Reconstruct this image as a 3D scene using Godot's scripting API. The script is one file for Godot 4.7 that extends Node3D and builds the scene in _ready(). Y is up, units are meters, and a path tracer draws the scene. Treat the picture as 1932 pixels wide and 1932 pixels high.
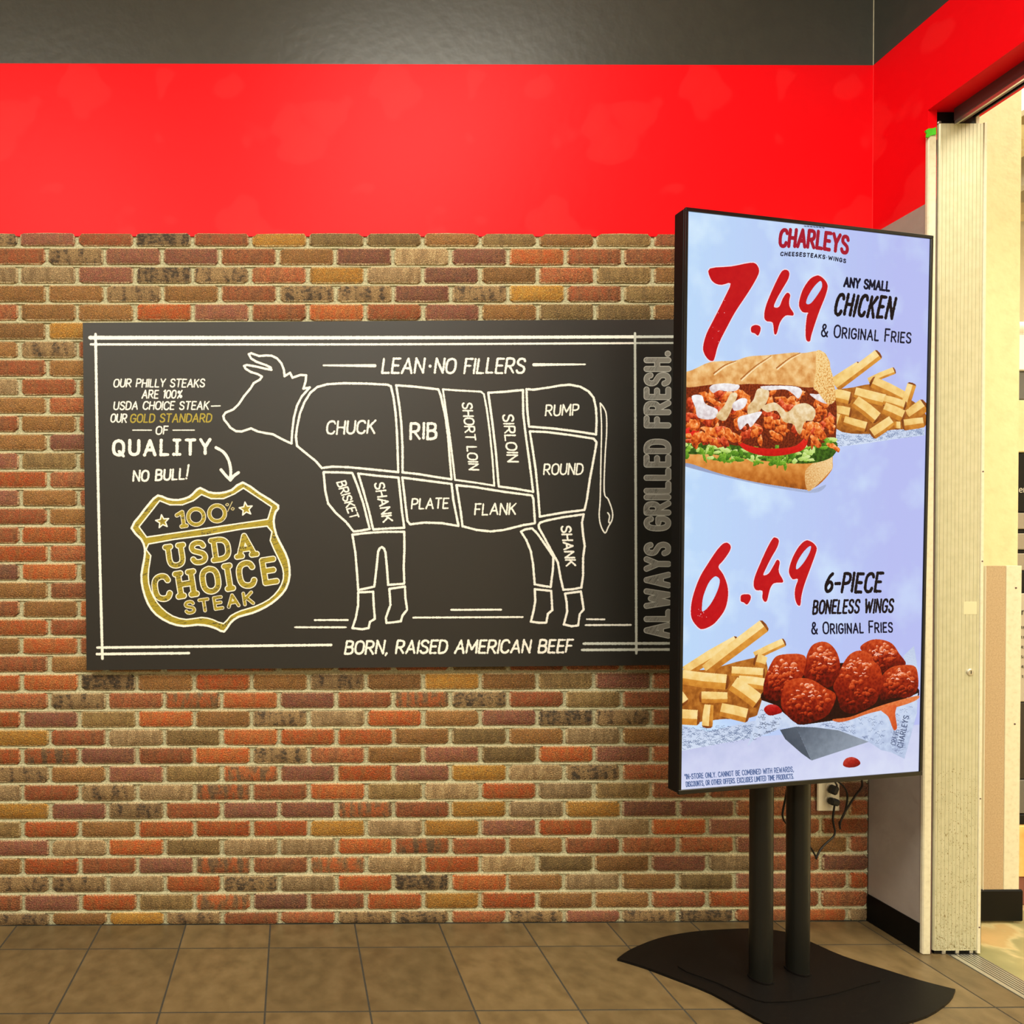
extends Node3D
# A brick food-court wall with a chalk-style beef board and a portrait advertising screen on a stand.
# Photo frame is 1932 x 1932; the lens is shifted, so the principal point lies off the centre.

const FOCAL := 1178.51
const PPX := 557.44
const PPY := 1080.69
const EYE := Vector3(0, 1.2919, 2.2461)
const TURN := Vector3(-0.0096, -0.0056, -0.0023)

const FLOOR_X0 := -0.0812
const TILE := 0.3048
const FLOOR_Z1 := 0.140
const CORNER_X := 2.0906
const Y_RED := 2.487
const Y_DARK := 3.0867
const Y_CEIL := 3.95
const Y_HEAD := 2.786
const X_LEFT := -2.9
const Z_FRONT := 4.7

var eye_basis: Basis
var noise_a := PackedByteArray()
var noise_b := PackedByteArray()
var noise_c := PackedByteArray()
var rng := RandomNumberGenerator.new()
var glyphs := {}
var M := {}

# ------------------------------------------------------------------ set-up
func _ready() -> void:
	rng.seed = 7
	eye_basis = Basis.from_euler(TURN)
	var cam := Camera3D.new()
	cam.name = "camera"
	cam.projection = Camera3D.PROJECTION_FRUSTUM
	cam.near = 0.05
	cam.far = 60.0
	cam.size = cam.near * 1932.0 / FOCAL
	cam.frustum_offset = Vector2(966.0 - PPX, PPY - 966.0) / FOCAL * cam.near
	cam.position = EYE
	cam.basis = eye_basis
	add_child(cam)
	cam.current = true
	var env := Environment.new()
	env.background_mode = Environment.BG_COLOR
	env.background_color = Color(0.80, 0.86, 0.95)
	env.background_energy_multiplier = 0.6
	env.ambient_light_source = Environment.AMBIENT_SOURCE_DISABLED
	env.tonemap_mode = Environment.TONE_MAPPER_LINEAR
	env.tonemap_exposure = 1.0
	env.sdfgi_enabled = true
	env.ssao_enabled = true
	env.ssil_enabled = true
	var we := WorldEnvironment.new()
	we.name = "environment"
	we.environment = env
	add_child(we)
	make_noise()
	make_glyphs()
	make_materials()
	# room lamps: recessed troffers in the ceiling (out of frame), warm white; the farthest is an added front fill
	ceiling_lamp(Vector3(0.78, Y_CEIL, 1.55), Vector2(1.2, 0.6), 5.5, "recessed ceiling light panel in front of the chalk-style board")
	ceiling_lamp(Vector3(-1.7, Y_CEIL, 2.5), Vector2(1.2, 0.6), 11.5, "recessed ceiling light panel beside the left wall")
	ceiling_lamp(Vector3(0.6, Y_CEIL, 3.7), Vector2(1.2, 0.6), 15.0, "added front fill light panel in the ceiling farthest from the brick wall")
	mall_lamps()
	# structure
	build_floor()
	build_back_wall()
	build_right_wall()
	build_shell()
	build_mall()
	# objects
	build_board()
	build_display()
	build_stand()
	build_post()
	build_tracks()
	build_outlet()
	build_kiosk()
	build_small()

# ------------------------------------------------------------------ pixels to places
func ray(p: Vector2) -> Vector3:
	return eye_basis * Vector3((p.x - PPX) / FOCAL, -(p.y - PPY) / FOCAL, -1.0)

func on_z(p: Vector2, z: float) -> Vector3:
	var d := ray(p)
	return EYE + d * ((z - EYE.z) / d.z)

func on_y(p: Vector2, y: float) -> Vector3:
	var d := ray(p)
	return EYE + d * ((y - EYE.y) / d.y)

# points read off an enlarged crop whose corner is (ox, oy) and scale s
func crop(o: Array, flat: Array) -> PackedVector2Array:
	var out := PackedVector2Array()
	for i in range(0, flat.size(), 2):
		out.append(Vector2(o[0] + flat[i] / o[2], o[1] + flat[i + 1] / o[2]))
	return out

# ------------------------------------------------------------------ naming
func numbered(called: String) -> String:
	if not has_node(NodePath(called)):
		return called
	var k := 1
	while has_node(NodePath("%s_%03d" % [called, k])):
		k += 1
	return "%s_%03d" % [called, k]

func thing(called: String, label: String, category: String, at := Vector3.ZERO, group := "") -> Node3D:
	var o := Node3D.new()
	o.name = numbered(called)
	add_child(o)
	o.position = at
	o.set_meta("label", label)
	o.set_meta("category", category)
	if group != "":
		o.set_meta("group", group)
	return o

func structure(called: String, label := "") -> Node3D:
	var o := Node3D.new()
	o.name = numbered(called)
	add_child(o)
	o.set_meta("kind", "structure")
	if label != "":
		o.set_meta("label", label)
		o.set_meta("category", called.split("_")[0])
	return o

func part(called: String, mesh: Mesh, m: Material, parent: Node3D, at := Vector3.ZERO, label := "") -> MeshInstance3D:
	var o := MeshInstance3D.new()
	o.name = called
	o.mesh = mesh
	o.material_override = m
	o.position = at
	parent.add_child(o, true)
	if label != "":
		o.set_meta("label", label)
	return o

# ------------------------------------------------------------------ meshes
func tool() -> SurfaceTool:
	var st := SurfaceTool.new()
	st.begin(Mesh.PRIMITIVE_TRIANGLES)
	return st

func done(st: SurfaceTool) -> ArrayMesh:
	st.generate_normals()
	return st.commit()

func quad(st: SurfaceTool, a: Vector3, b: Vector3, c: Vector3, d: Vector3) -> void:
	for p: Vector3 in [a, b, c, a, c, d]:
		st.add_vertex(p)

func add_bevel(st: SurfaceTool, lo: Vector3, hi: Vector3, c: float, xf := Transform3D()) -> void:
	# a box with chamfered edges; faces oriented outward
	st.set_smooth_group(-1)
	var mid := (lo + hi) / 2
	var h := (hi - lo) / 2
	c = minf(c, minf(h.x, minf(h.y, h.z)) * 0.9)
	var tri := func(a: Vector3, b: Vector3, d: Vector3) -> void:
		var n := (b - a).cross(d - a)
		if n.dot((a + b + d) / 3.0) > 0:
			var t := b
			b = d
			d = t
		for p: Vector3 in [a, b, d]:
			st.add_vertex(xf * (mid + p))
	for ax in 3:
		var u := (ax + 1) % 3
		var v := (ax + 2) % 3
		for s: int in [-1, 1]:
			var q := []
			for k: Vector2 in [Vector2(-1, -1), Vector2(1, -1), Vector2(1, 1), Vector2(-1, 1)]:
				var p := Vector3()
				p[ax] = s * h[ax]
				p[u] = k.x * (h[u] - c)
				p[v] = k.y * (h[v] - c)
				q.append(p)
			tri.call(q[0], q[1], q[2])
			tri.call(q[0], q[2], q[3])
		# edges along ax
		for su: int in [-1, 1]:
			for sv: int in [-1, 1]:
				var q2 := []
				for k: int in [-1, 1]:
					var p1 := Vector3()
					p1[ax] = k * (h[ax] - c)
					p1[u] = su * h[u]
					p1[v] = sv * (h[v] - c)
					var p2 := p1
					p2[u] = su * (h[u] - c)
					p2[v] = sv * h[v]
					q2.append_array([p1, p2])
				tri.call(q2[0], q2[1], q2[3])
				tri.call(q2[0], q2[3], q2[2])
	for sx: int in [-1, 1]:
		for sy: int in [-1, 1]:
			for sz: int in [-1, 1]:
				tri.call(Vector3(sx * h.x, sy * (h.y - c), sz * (h.z - c)), Vector3(sx * (h.x - c), sy * h.y, sz * (h.z - c)), Vector3(sx * (h.x - c), sy * (h.y - c), sz * h.z))

func bevel(lo: Vector3, hi: Vector3, c := 0.002) -> ArrayMesh:
	var st := tool()
	add_bevel(st, lo, hi, c)
	return done(st)

func add_box(st: SurfaceTool, lo: Vector3, hi: Vector3) -> void:
	st.set_smooth_group(-1)
	var a := lo
	var b := hi
	quad(st, Vector3(a.x, b.y, b.z), Vector3(b.x, b.y, b.z), Vector3(b.x, a.y, b.z), Vector3(a.x, a.y, b.z))
	quad(st, Vector3(b.x, b.y, a.z), Vector3(a.x, b.y, a.z), Vector3(a.x, a.y, a.z), Vector3(b.x, a.y, a.z))
	quad(st, Vector3(b.x, b.y, b.z), Vector3(b.x, b.y, a.z), Vector3(b.x, a.y, a.z), Vector3(b.x, a.y, b.z))
	quad(st, Vector3(a.x, b.y, a.z), Vector3(a.x, b.y, b.z), Vector3(a.x, a.y, b.z), Vector3(a.x, a.y, a.z))
	quad(st, Vector3(a.x, b.y, a.z), Vector3(b.x, b.y, a.z), Vector3(b.x, b.y, b.z), Vector3(a.x, b.y, b.z))
	quad(st, Vector3(a.x, a.y, b.z), Vector3(b.x, a.y, b.z), Vector3(b.x, a.y, a.z), Vector3(a.x, a.y, a.z))

func box(lo: Vector3, hi: Vector3) -> ArrayMesh:
	var st := tool()
	add_box(st, lo, hi)
	return done(st)

func add_tube(st: SurfaceTool, path: PackedVector3Array, r: float, sides := 10, caps := true) -> void:
	st.set_smooth_group(0)
	var rings := []
	var side := Vector3.UP
	for i in path.size():
		var t := (path[mini(i + 1, path.size() - 1)] - path[maxi(i - 1, 0)]).normalized()
		if i == 0:
			side = t.cross(Vector3.RIGHT if absf(t.x) < 0.8 else Vector3.UP).normalized()
		else:
			side = (side - t * side.dot(t)).normalized()
		var up := t.cross(side)
		var ring := []
		for k in sides:
			var a := TAU * k / sides
			ring.append(path[i] + (side * cos(a) + up * sin(a)) * r)
		rings.append(ring)
	for i in path.size() - 1:
		for k in sides:
			var k2 := (k + 1) % sides
			quad(st, rings[i][k], rings[i][k2], rings[i + 1][k2], rings[i + 1][k])
	if caps:
		st.set_smooth_group(-1)
		for e: Array in [[0, path[0]], [path.size() - 1, path[path.size() - 1]]]:
			for k in sides:
				for p: Vector3 in [e[1], rings[e[0]][k], rings[e[0]][(k + 1) % sides]]:
					st.add_vertex(p)

func tube(path: PackedVector3Array, r: float, sides := 10) -> ArrayMesh:
	var st := tool()
	add_tube(st, path, r, sides)
	return done(st)

func smooth3(pts: Array, per := 8) -> PackedVector3Array:
	var out := PackedVector3Array()
	for i in pts.size() - 1:
		var a: Vector3 = pts[maxi(i - 1, 0)]
		var b: Vector3 = pts[i]
		var c: Vector3 = pts[i + 1]
		var d: Vector3 = pts[mini(i + 2, pts.size() - 1)]
		for k in per:
			out.append(b.cubic_interpolate(c, a, d, float(k) / per))
	out.append(pts[pts.size() - 1])
	return out

# lathe round the local z axis: profile of (radius, z)
func lathe(profile: Array, sides := 24) -> ArrayMesh:
	var st := tool()
	st.set_smooth_group(-1)
	for i in profile.size() - 1:
		var p: Vector2 = profile[i]
		var q: Vector2 = profile[i + 1]
		for k in sides:
			var a := TAU * k / sides
			var b := TAU * (k + 1) / sides
			quad(st, Vector3(p.x * cos(a), p.x * sin(a), p.y), Vector3(q.x * cos(a), q.x * sin(a), q.y), Vector3(q.x * cos(b), q.x * sin(b), q.y), Vector3(p.x * cos(b), p.x * sin(b), p.y))
	return done(st)

# flat plate lying in x-z: outline of (x, z), from y0 up to y1 with a chamfer
func plate(outline: PackedVector2Array, y0: float, y1: float, c := 0.001) -> ArrayMesh:
	var st := tool()
	st.set_smooth_group(-1)
	var inner := outline
	var grown := Geometry2D.offset_polygon(outline, -c)
	if grown.size() == 1 and grown[0].size() > 2:
		inner = grown[0]
	for t: int in Geometry2D.triangulate_polygon(inner):
		st.add_vertex(Vector3(inner[t].x, y1, inner[t].y))
	for i in outline.size():
		var a := outline[i]
		var b := outline[(i + 1) % outline.size()]
		quad(st, Vector3(a.x, y1 - c, a.y), Vector3(b.x, y1 - c, b.y), Vector3(b.x, y0, b.y), Vector3(a.x, y0, a.y))
		quad(st, Vector3(a.x, y1, a.y), Vector3(b.x, y1, b.y), Vector3(b.x, y1 - c, b.y), Vector3(a.x, y1 - c, a.y))
	for t: int in Geometry2D.triangulate_polygon(outline):
		st.add_vertex(Vector3(outline[t].x, y1 - 0.00002, outline[t].y))
	return done(st)

# profile of (x, z) swept straight up from y0 to y1 (not closed behind)
func upright(profile: Array, y0: float, y1: float) -> ArrayMesh:
	var st := tool()
	st.set_smooth_group(-1)
	for i in profile.size() - 1:
		var a: Vector2 = profile[i]
		var b: Vector2 = profile[i + 1]
		quad(st, Vector3(a.x, y1, a.y), Vector3(b.x, y1, b.y), Vector3(b.x, y0, b.y), Vector3(a.x, y0, a.y))
	var poly := PackedVector2Array(profile)
	for t: int in Geometry2D.triangulate_polygon(poly):
		st.add_vertex(Vector3(poly[t].x, y1, poly[t].y))
	for t: int in Geometry2D.triangulate_polygon(poly):
		st.add_vertex(Vector3(poly[t].x, y0, poly[t].y))
	return done(st)

# profile of (x, y) swept along z
func along_z(profile: Array, z0: float, z1: float) -> ArrayMesh:
	var st := tool()
	st.set_smooth_group(-1)
	for i in profile.size() - 1:
		var a: Vector2 = profile[i]
		var b: Vector2 = profile[i + 1]
		quad(st, Vector3(a.x, a.y, z0), Vector3(b.x, b.y, z0), Vector3(b.x, b.y, z1), Vector3(a.x, a.y, z1))
	var poly := PackedVector2Array(profile)
	for z: float in [z0, z1]:
		for t: int in Geometry2D.triangulate_polygon(poly):
			st.add_vertex(Vector3(poly[t].x, poly[t].y, z))
	return done(st)

# ------------------------------------------------------------------ materials
func make_noise() -> void:
	var n := FastNoiseLite.new()
	n.seed = 3
	n.frequency = 0.03
	n.fractal_octaves = 4
	noise_a = n.get_seamless_image(512, 512).get_data()
	n.seed = 9
	n.frequency = 0.16
	n.fractal_octaves = 3
	noise_b = n.get_seamless_image(512, 512).get_data()
	n.seed = 12
	n.noise_type = FastNoiseLite.TYPE_CELLULAR
	n.cellular_return_type = FastNoiseLite.RETURN_DISTANCE
	n.frequency = 0.05
	n.fractal_octaves = 2
	noise_c = n.get_seamless_image(512, 512).get_data()

func noise_tex(freq: float, octaves: int, ramp: Array, seed_ := 1, size := 512, normal := false, strength := 4.0) -> NoiseTexture2D:
	var n := FastNoiseLite.new()
	n.seed = seed_
	n.frequency = freq
	n.fractal_octaves = octaves
	var t := NoiseTexture2D.new()
	t.width = size
	t.height = size
	t.seamless = true
	t.noise = n
	if normal:
		t.as_normal_map = true
		t.bump_strength = strength
	elif not ramp.is_empty():
		var g := Gradient.new()
		g.offsets = PackedFloat32Array(ramp.map(func(e: Array) -> float: return e[0]))
		g.colors = PackedColorArray(ramp.map(func(e: Array) -> Color: return e[1]))
		t.color_ramp = g
	return t

func mat(c: Color, rough := 0.6, metal := 0.0, spec := 0.5) -> StandardMaterial3D:
	var m := StandardMaterial3D.new()
	m.albedo_color = c
	m.roughness = rough
	m.metallic = metal
	m.metallic_specular = spec
	m.cull_mode = BaseMaterial3D.CULL_DISABLED
	return m

func textured(t: Texture2D, scale: float, rough := 0.6, bump: Texture2D = null, depth := 1.0) -> StandardMaterial3D:
	var m := mat(Color.WHITE, rough)
	m.albedo_texture = t
	m.uv1_triplanar = true
	m.uv1_world_triplanar = true
	m.uv1_scale = Vector3.ONE * scale
	if bump:
		m.normal_enabled = true
		m.normal_texture = bump
		m.normal_scale = depth
	return m

func c8(r: int, g: int, b: int) -> Color:
	return Color8(r, g, b)

func make_materials() -> void:
	var fine := noise_tex(0.04, 4, [], 21, 512, true, 3.0)
	M.red = textured(noise_tex(0.006, 3, [[0.0, c8(222, 4, 16)], [0.66, c8(224, 5, 17)], [0.72, c8(226, 20, 26)], [1.0, c8(228, 24, 28)]], 5), 0.9, 0.5, fine, 0.05)
	M.red.metallic_specular = 0.28
	M.dark = textured(noise_tex(0.02, 3, [[0.0, c8(52, 52, 46)], [1.0, c8(57, 57, 50)]], 6), 1.2, 0.4, noise_tex(0.03, 3, [], 22, 512, true, 5.0), 0.07)
	M.grey_paint = textured(noise_tex(0.02, 3, [[0.0, c8(146, 137, 130)], [1.0, c8(156, 147, 139)]], 8), 1.0, 0.6, fine, 0.15)
	M.cream = textured(noise_tex(0.02, 4, [[0.0, c8(206, 192, 146)], [0.5, c8(214, 201, 154)], [1.0, c8(217, 204, 158)]], 10), 1.4, 0.55, fine, 0.15)
	M.trim = textured(noise_tex(0.03, 4, [[0.0, c8(196, 188, 158)], [0.35, c8(208, 201, 172)], [1.0, c8(214, 208, 180)]], 11), 3.0, 0.5)
	M.mortar = textured(noise_tex(0.05, 4, [[0.0, c8(134, 131, 102)], [0.45, c8(168, 164, 130)], [1.0, c8(212, 206, 170)]], 12), 4.0, 0.95, noise_tex(0.09, 3, [], 23, 512, true, 8.0), 0.7)
	M.vinyl = mat(c8(12, 11, 9), 0.5, 0.0, 0.25)
	M.black = mat(c8(11, 10, 9), 0.5, 0.0, 0.3)
	M.panel_edge = mat(c8(28, 26, 23), 0.55)
	M.stand = textured(noise_tex(0.05, 4, [[0.0, c8(13, 11, 9)], [0.7, c8(17, 14, 12)], [1.0, c8(28, 25, 21)]], 14), 3.0, 0.42)
	M.stand.metallic_specular = 0.26
	M.pole = mat(c8(20, 20, 16), 0.36, 0.0, 0.4)
	M.alu = textured(noise_tex(0.03, 4, [[0.0, c8(178, 174, 142)], [0.5, c8(186, 182, 150)], [1.0, c8(192, 188, 158)]], 15), 1.5, 0.42)
	M.alu.metallic = 0.15
	M.steel = mat(c8(205, 202, 190), 0.3, 0.85)
	M.rail = mat(c8(92, 66, 66), 0.4, 0.3)
	M.grout = textured(noise_tex(0.1, 3, [[0.0, c8(38, 36, 30)], [1.0, c8(66, 62, 50)]], 16), 4.0, 0.95)
	M.white_plastic = mat(c8(226, 220, 200), 0.4)
	M.cord = mat(c8(14, 13, 12), 0.5)
	M.tape = mat(c8(70, 190, 30), 0.6)
	M.tan_board = textured(noise_tex(0.08, 4, [[0.0, c8(160, 136, 102)], [0.5, c8(176, 151, 116)], [1.0, c8(186, 162, 128)]], 17), 3.5, 0.7)
	M.ceiling = mat(c8(200, 196, 186), 0.9)
	M.plain_wall = mat(c8(190, 180, 160), 0.8)
	M.tiles = []
	var tb := noise_tex(0.05, 3, [], 25, 512, true, 2.0)
	for k in 3:
		var s: float = [0.95, 1.0, 1.05][k]
		var d := func(r: int, g: int, b: int) -> Color: return Color(r / 255.0 * s, g / 255.0 * s, b / 255.0 * s)
		var t := textured(noise_tex(0.018, 5, [[0.0, d.call(86, 71, 46)], [0.5, d.call(101, 84, 55)], [1.0, d.call(113, 95, 65)]], 30 + k), 1.3, 0.34, tb, 0.12)
		M.tiles.append(t)

# ------------------------------------------------------------------ lamps
func area_lamp(called: String, parent: Node3D, at: Vector3, size: Vector2, energy: float, colour: Color, turn := Vector3(-PI / 2, 0, 0)) -> void:
	var l := AreaLight3D.new()
	l.name = called
	l.area_size = size
	l.light_energy = energy
	l.light_color = colour
	l.area_range = 20.0
	l.area_attenuation = 2.0
	l.shadow_enabled = true
	l.rotation = turn
	l.position = at
	parent.add_child(l, true)

func ceiling_lamp(at: Vector3, size: Vector2, energy: float, label: String) -> void:
	var o := thing("ceiling_light", label, "light", at, "recessed ceiling lights")
	var h := size / 2
	var st := tool()
	for q: Array in [[-h.x - 0.03, -h.y - 0.03, h.x + 0.03, -h.y], [-h.x - 0.03, h.y, h.x + 0.03, h.y + 0.03], [-h.x - 0.03, -h.y, -h.x, h.y], [h.x, -h.y, h.x + 0.03, h.y]]:
		add_box(st, Vector3(q[0], -0.03, q[1]), Vector3(q[2], -0.002, q[3]))
	part("frame", done(st), M.white_plastic, o)
	var glow := mat(Color(1, 1, 1), 0.6)
	glow.emission_enabled = true
	glow.emission = Color(1.0, 0.98, 0.92)
	glow.emission_energy_multiplier = 1.2
	part("diffuser", box(Vector3(-h.x, -0.014, -h.y), Vector3(h.x, -0.002, h.y)), glow, o)
	area_lamp("lamp", o, Vector3(0, -0.032, 0), size, energy, Color(1.0, 0.98, 0.92))

func mall_lamps() -> void:
	var o := thing("added_mall_panel", "long unseen light panel added over the mall walkway", "light", Vector3(5.0, 5.3, 0.4))  # unseen panel, added and sized to brighten the mall and the pier
	var glow := mat(Color(1, 1, 1), 0.6)
	glow.emission_enabled = true
	glow.emission = Color(1.0, 0.97, 0.88)
	glow.emission_energy_multiplier = 1.5
	part("diffuser", box(Vector3(-1.4, -0.03, -5.6), Vector3(1.4, 0.0, 5.6)), glow, o)
	for x: float in [-1.2, 1.2]:
		for z: float in [-5.3, 5.3]:
			part("hanger", tube(PackedVector3Array([Vector3(x, 0, z), Vector3(x, 0.149, z)]), 0.01, 8), M.steel, o)
	area_lamp("lamp", o, Vector3(0, -0.05, 0), Vector2(2.8, 11.2), 74.0, Color(1.0, 0.97, 0.88))
	area_lamp("added_uplight", o, Vector3(0, 0.02, 0), Vector2(2.8, 11.2), 90.0, Color(1.0, 0.97, 0.88), Vector3(PI / 2, 0, 0))  # added lamp facing up to brighten the mall ceiling

# ------------------------------------------------------------------ floor
func build_floor() -> void:
	var f := structure("floor")
	part("grout_bed", box(Vector3(X_LEFT, -0.12, -0.02), Vector3(2.272, -0.0008, Z_FRONT)), M.grout, f)
	var gx := 0.0055
	var gz := 0.0048
	var cache := {}
	var zs := [0.0]
	var z := FLOOR_Z1
	while z < Z_FRONT:
		zs.append(z)
		z += TILE
	zs.append(Z_FRONT)
	for i in range(-9, 8):
		var xa := FLOOR_X0 + i * TILE
		var xb := xa + TILE
		if i == 7:
			xb = 2.176
		if xa < X_LEFT:
			xa = X_LEFT
		for j in zs.size() - 1:
			var za: float = zs[j]
			var zb: float = zs[j + 1]
			var x1 := xb
			if i == 7 and j == 0:
				x1 = CORNER_X
			var w := x1 - xa - gx
			var d := zb - za - gz
			if w < 0.01 or d < 0.01:
				continue
			var key := "%.3f %.3f" % [w, d]
			if not cache.has(key):
				cache[key] = box(Vector3(-w / 2, -0.01, -d / 2), Vector3(w / 2, 0, d / 2))
			var k: int = [1, 0, 2, 1, 2, 0, 1][posmod(i * 3 + j * 5, 7)]
			part("tile", cache[key], M.tiles[k], f, Vector3((xa + x1) / 2, 0.0, (za + zb) / 2))

# ------------------------------------------------------------------ brick wall
const CELL_W := 192
const CELL_H := 64
const KINDS := "Rrmbdtygx"
const PITCH_X := 0.2065
const PITCH_Y := 0.06632
const ROWS := {
	0: "dbydrrddrdmddrRt", 1: "rmRgxmrRyRbbrRrr", 2: "ddtRdtRdRbtbgmrR", 3: "bRrmxrxtRtgbmtrm",
	4: "mtRgttRxrbrrrmbr", 5: "gRbRRRytymRtRmrr", 6: "ymdrmmxrytymmrmr", 7: "trdtxrRgtRtgrrrm",
	8: "dbmgxmRmytdrrrmr", 9: "RxmrRdrbmgRmrrmr", 10: "yrtgRRRbgbtbrrbr", 11: "RmgRbdtRbmddrrbr",
	12: "rdrxRmrxdrgrrbr", 13: "RRdbRbdbybgmrbr", 14: "rb", 15: "bRr", 16: "Rr", 17: "rbR", 18: "br", 19: "mRb", 20: "Rr", 21: "rRb",
	22: "rb", 23: "mbr", 24: "Rr", 25: "mgb", 26: "bm", 27: "rbr", 28: "br", 29: "trb", 30: "rb", 31: "bdr", 32: "by",
	33: "rbbRmrRrmbggb", 34: "bbdbrddmdyrg", 35: "ttmddrytmbrgb", 36: "rdmmrbmtmRrr", 37: "dmrdryggbgbgr",
}

func brick_atlas() -> ImageTexture:
	# 12 rows x 8 columns of brick faces: nine kinds of clay, each with its own mottling, chips and mortar smears
	var img := Image.create(CELL_W * 8, CELL_H * 12, false, Image.FORMAT_RGB8)
	var look := {
		"R": [c8(150, 72, 36), c8(156, 84, 38), c8(112, 70, 44), 0.7], "r": [c8(132, 72, 44), c8(144, 82, 46), c8(98, 66, 46), 0.8],
		"m": [c8(110, 68, 54), c8(124, 74, 52), c8(90, 68, 54), 0.7], "b": [c8(124, 87, 50), c8(136, 94, 46), c8(98, 74, 48), 0.7],
		"d": [c8(122, 100, 68), c8(104, 82, 56), c8(58, 50, 40), 0.9], "t": [c8(142, 120, 86), c8(130, 107, 74), c8(106, 88, 64), 0.6],
		"y": [c8(148, 104, 42), c8(158, 116, 44), c8(122, 84, 44), 0.6], "g": [c8(112, 92, 56), c8(108, 86, 50), c8(88, 73, 50), 0.6],
		"x": [c8(144, 76, 42), c8(114, 84, 54), c8(82, 66, 50), 0.8],
	}
	var chip := c8(186, 104, 66)
	var smear := c8(206, 192, 152)
	for cell in 96:
		var kind := KINDS[(cell * 9) / 96]
		var lk: Array = look[kind]
		var c0: Color = lk[0]
		var c1: Color = lk[1]
		var c2: Color = lk[2]
		var mix: float = lk[3]
		var ox := (cell % 8) * CELL_W
		var oy := (cell / 8) * CELL_H
		var sa := rng.randi() % 262144
		var sb := rng.randi() % 262144
		var dark_at := rng.randf_range(0.48, 0.6)
		var tone := rng.randf_range(0.9, 1.1)
		for y in CELL_H:
			var ey := mini(y, CELL_H - 1 - y)
			for x in CELL_W:
				var ex := mini(x, CELL_W - 1 - x)
				# broad vertical bands, patches, then grain
				var band := noise_a[(sa + (y >> 2) * 512 + x) & 262143] / 255.0
				var patch := noise_a[(sb + y * 1024 + ((x * 3) >> 1)) & 262143] / 255.0
				var grain := noise_b[(sb + y * 1024 + x * 2) & 262143] / 255.0
				var c := c0.lerp(c1, clampf(band * 3.4 - 1.2, 0, 1))
				var k := clampf((patch * 0.5 + band * 0.5 - dark_at) * 5.0 + 0.4, 0, 1) * mix
				c = c.lerp(c2, k)
				c = c.lerp(c8(106, 86, 60), clampf((0.56 - patch) * 4.0, 0, 1) * 0.4)
				var g := 1.0 + (grain - 0.5) * 0.9
				if grain > 0.74:
					g += 0.6
				c = Color(c.r * g * tone, c.g * g * tone, c.b * g * tone)
				var e := mini(ex, ey)
				var rag := noise_b[(sa + y * 1024 + x * 2) & 262143] / 255.0
				if e < 11.0 * rag - 2.4:
					c = c.lerp(smear, 0.75)
				elif e < 40.0 * (rag - 0.6):
					c = c.lerp(chip, 0.6)
				img.set_pixel(ox + x, oy + y, c)
	return ImageTexture.create_from_image(img)

func brick_mesh(cell: int, w: float, h: float, u0: float, u1: float) -> ArrayMesh:
	# irregular rounded outline, a soft arris and sides that run back to the mortar bed
	var hw := w / 2
	var hh := h / 2
	var r := func(a: float) -> float: return rng.randf_range(-a, a)
	var cx := minf(0.012, w * 0.2)
	var ring := []
	var corners := [[-1, 1], [1, 1], [1, -1], [-1, -1]]
	for q in 4:
		var sx: int = corners[q][0]
		var sy: int = corners[q][1]
		var a: float = cx * rng.randf_range(0.45, 1.5)
		var b: float = 0.011 * rng.randf_range(0.4, 1.3)
		var p1 := Vector2(sx * hw, sy * (hh - b)) + Vector2(r.call(0.0012), r.call(0.001))
		var p2 := Vector2(sx * (hw - a), sy * hh) + Vector2(r.call(0.0012), r.call(0.001))
		ring.append_array([p1, p2] if (q == 0 or q == 2) else [p2, p1])
		if q == 0 or q == 2:
			ring.append(Vector2(r.call(hw * 0.4), sy * (hh + r.call(0.0016))))
	var n := ring.size()
	var st := tool()
	var cu := (cell % 8) / 8.0
	var cv := (cell / 8) / 12.0
	var put := func(p: Vector3) -> void:
		var u := lerpf(u0, u1, clampf(p.x / w + 0.5, 0.015, 0.985))
		st.set_uv(Vector2(cu + u / 8.0, cv + clampf(0.5 - p.y / h, 0.03, 0.97) / 12.0))
		st.add_vertex(p)
	var front := []
	var edge := []
	var back := []
	var bulge: float = rng.randf_range(-0.0008, 0.0008)
	for p: Vector2 in ring:
		var inn := Vector2(p.x - signf(p.x) * minf(0.0035, absf(p.x)), p.y - signf(p.y) * minf(0.003, absf(p.y)))
		front.append(Vector3(inn.x, inn.y, bulge * 0.4 + r.call(0.0004)))
		edge.append(Vector3(p.x, p.y, -0.0028))
		back.append(Vector3(p.x, p.y, -0.011))
	var mid := Vector3(0, 0, bulge + 0.0004)
	st.set_smooth_group(0)
	for i in n:
		var j := (i + 1) % n
		for p: Vector3 in [mid, front[i], front[j]]:
			put.call(p)
		for p: Vector3 in [front[i], edge[i], edge[j], front[i], edge[j], front[j]]:
			put.call(p)
		for p: Vector3 in [edge[i], back[i], back[j], edge[i], back[j], edge[j]]:
			put.call(p)
	return done(st)

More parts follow.
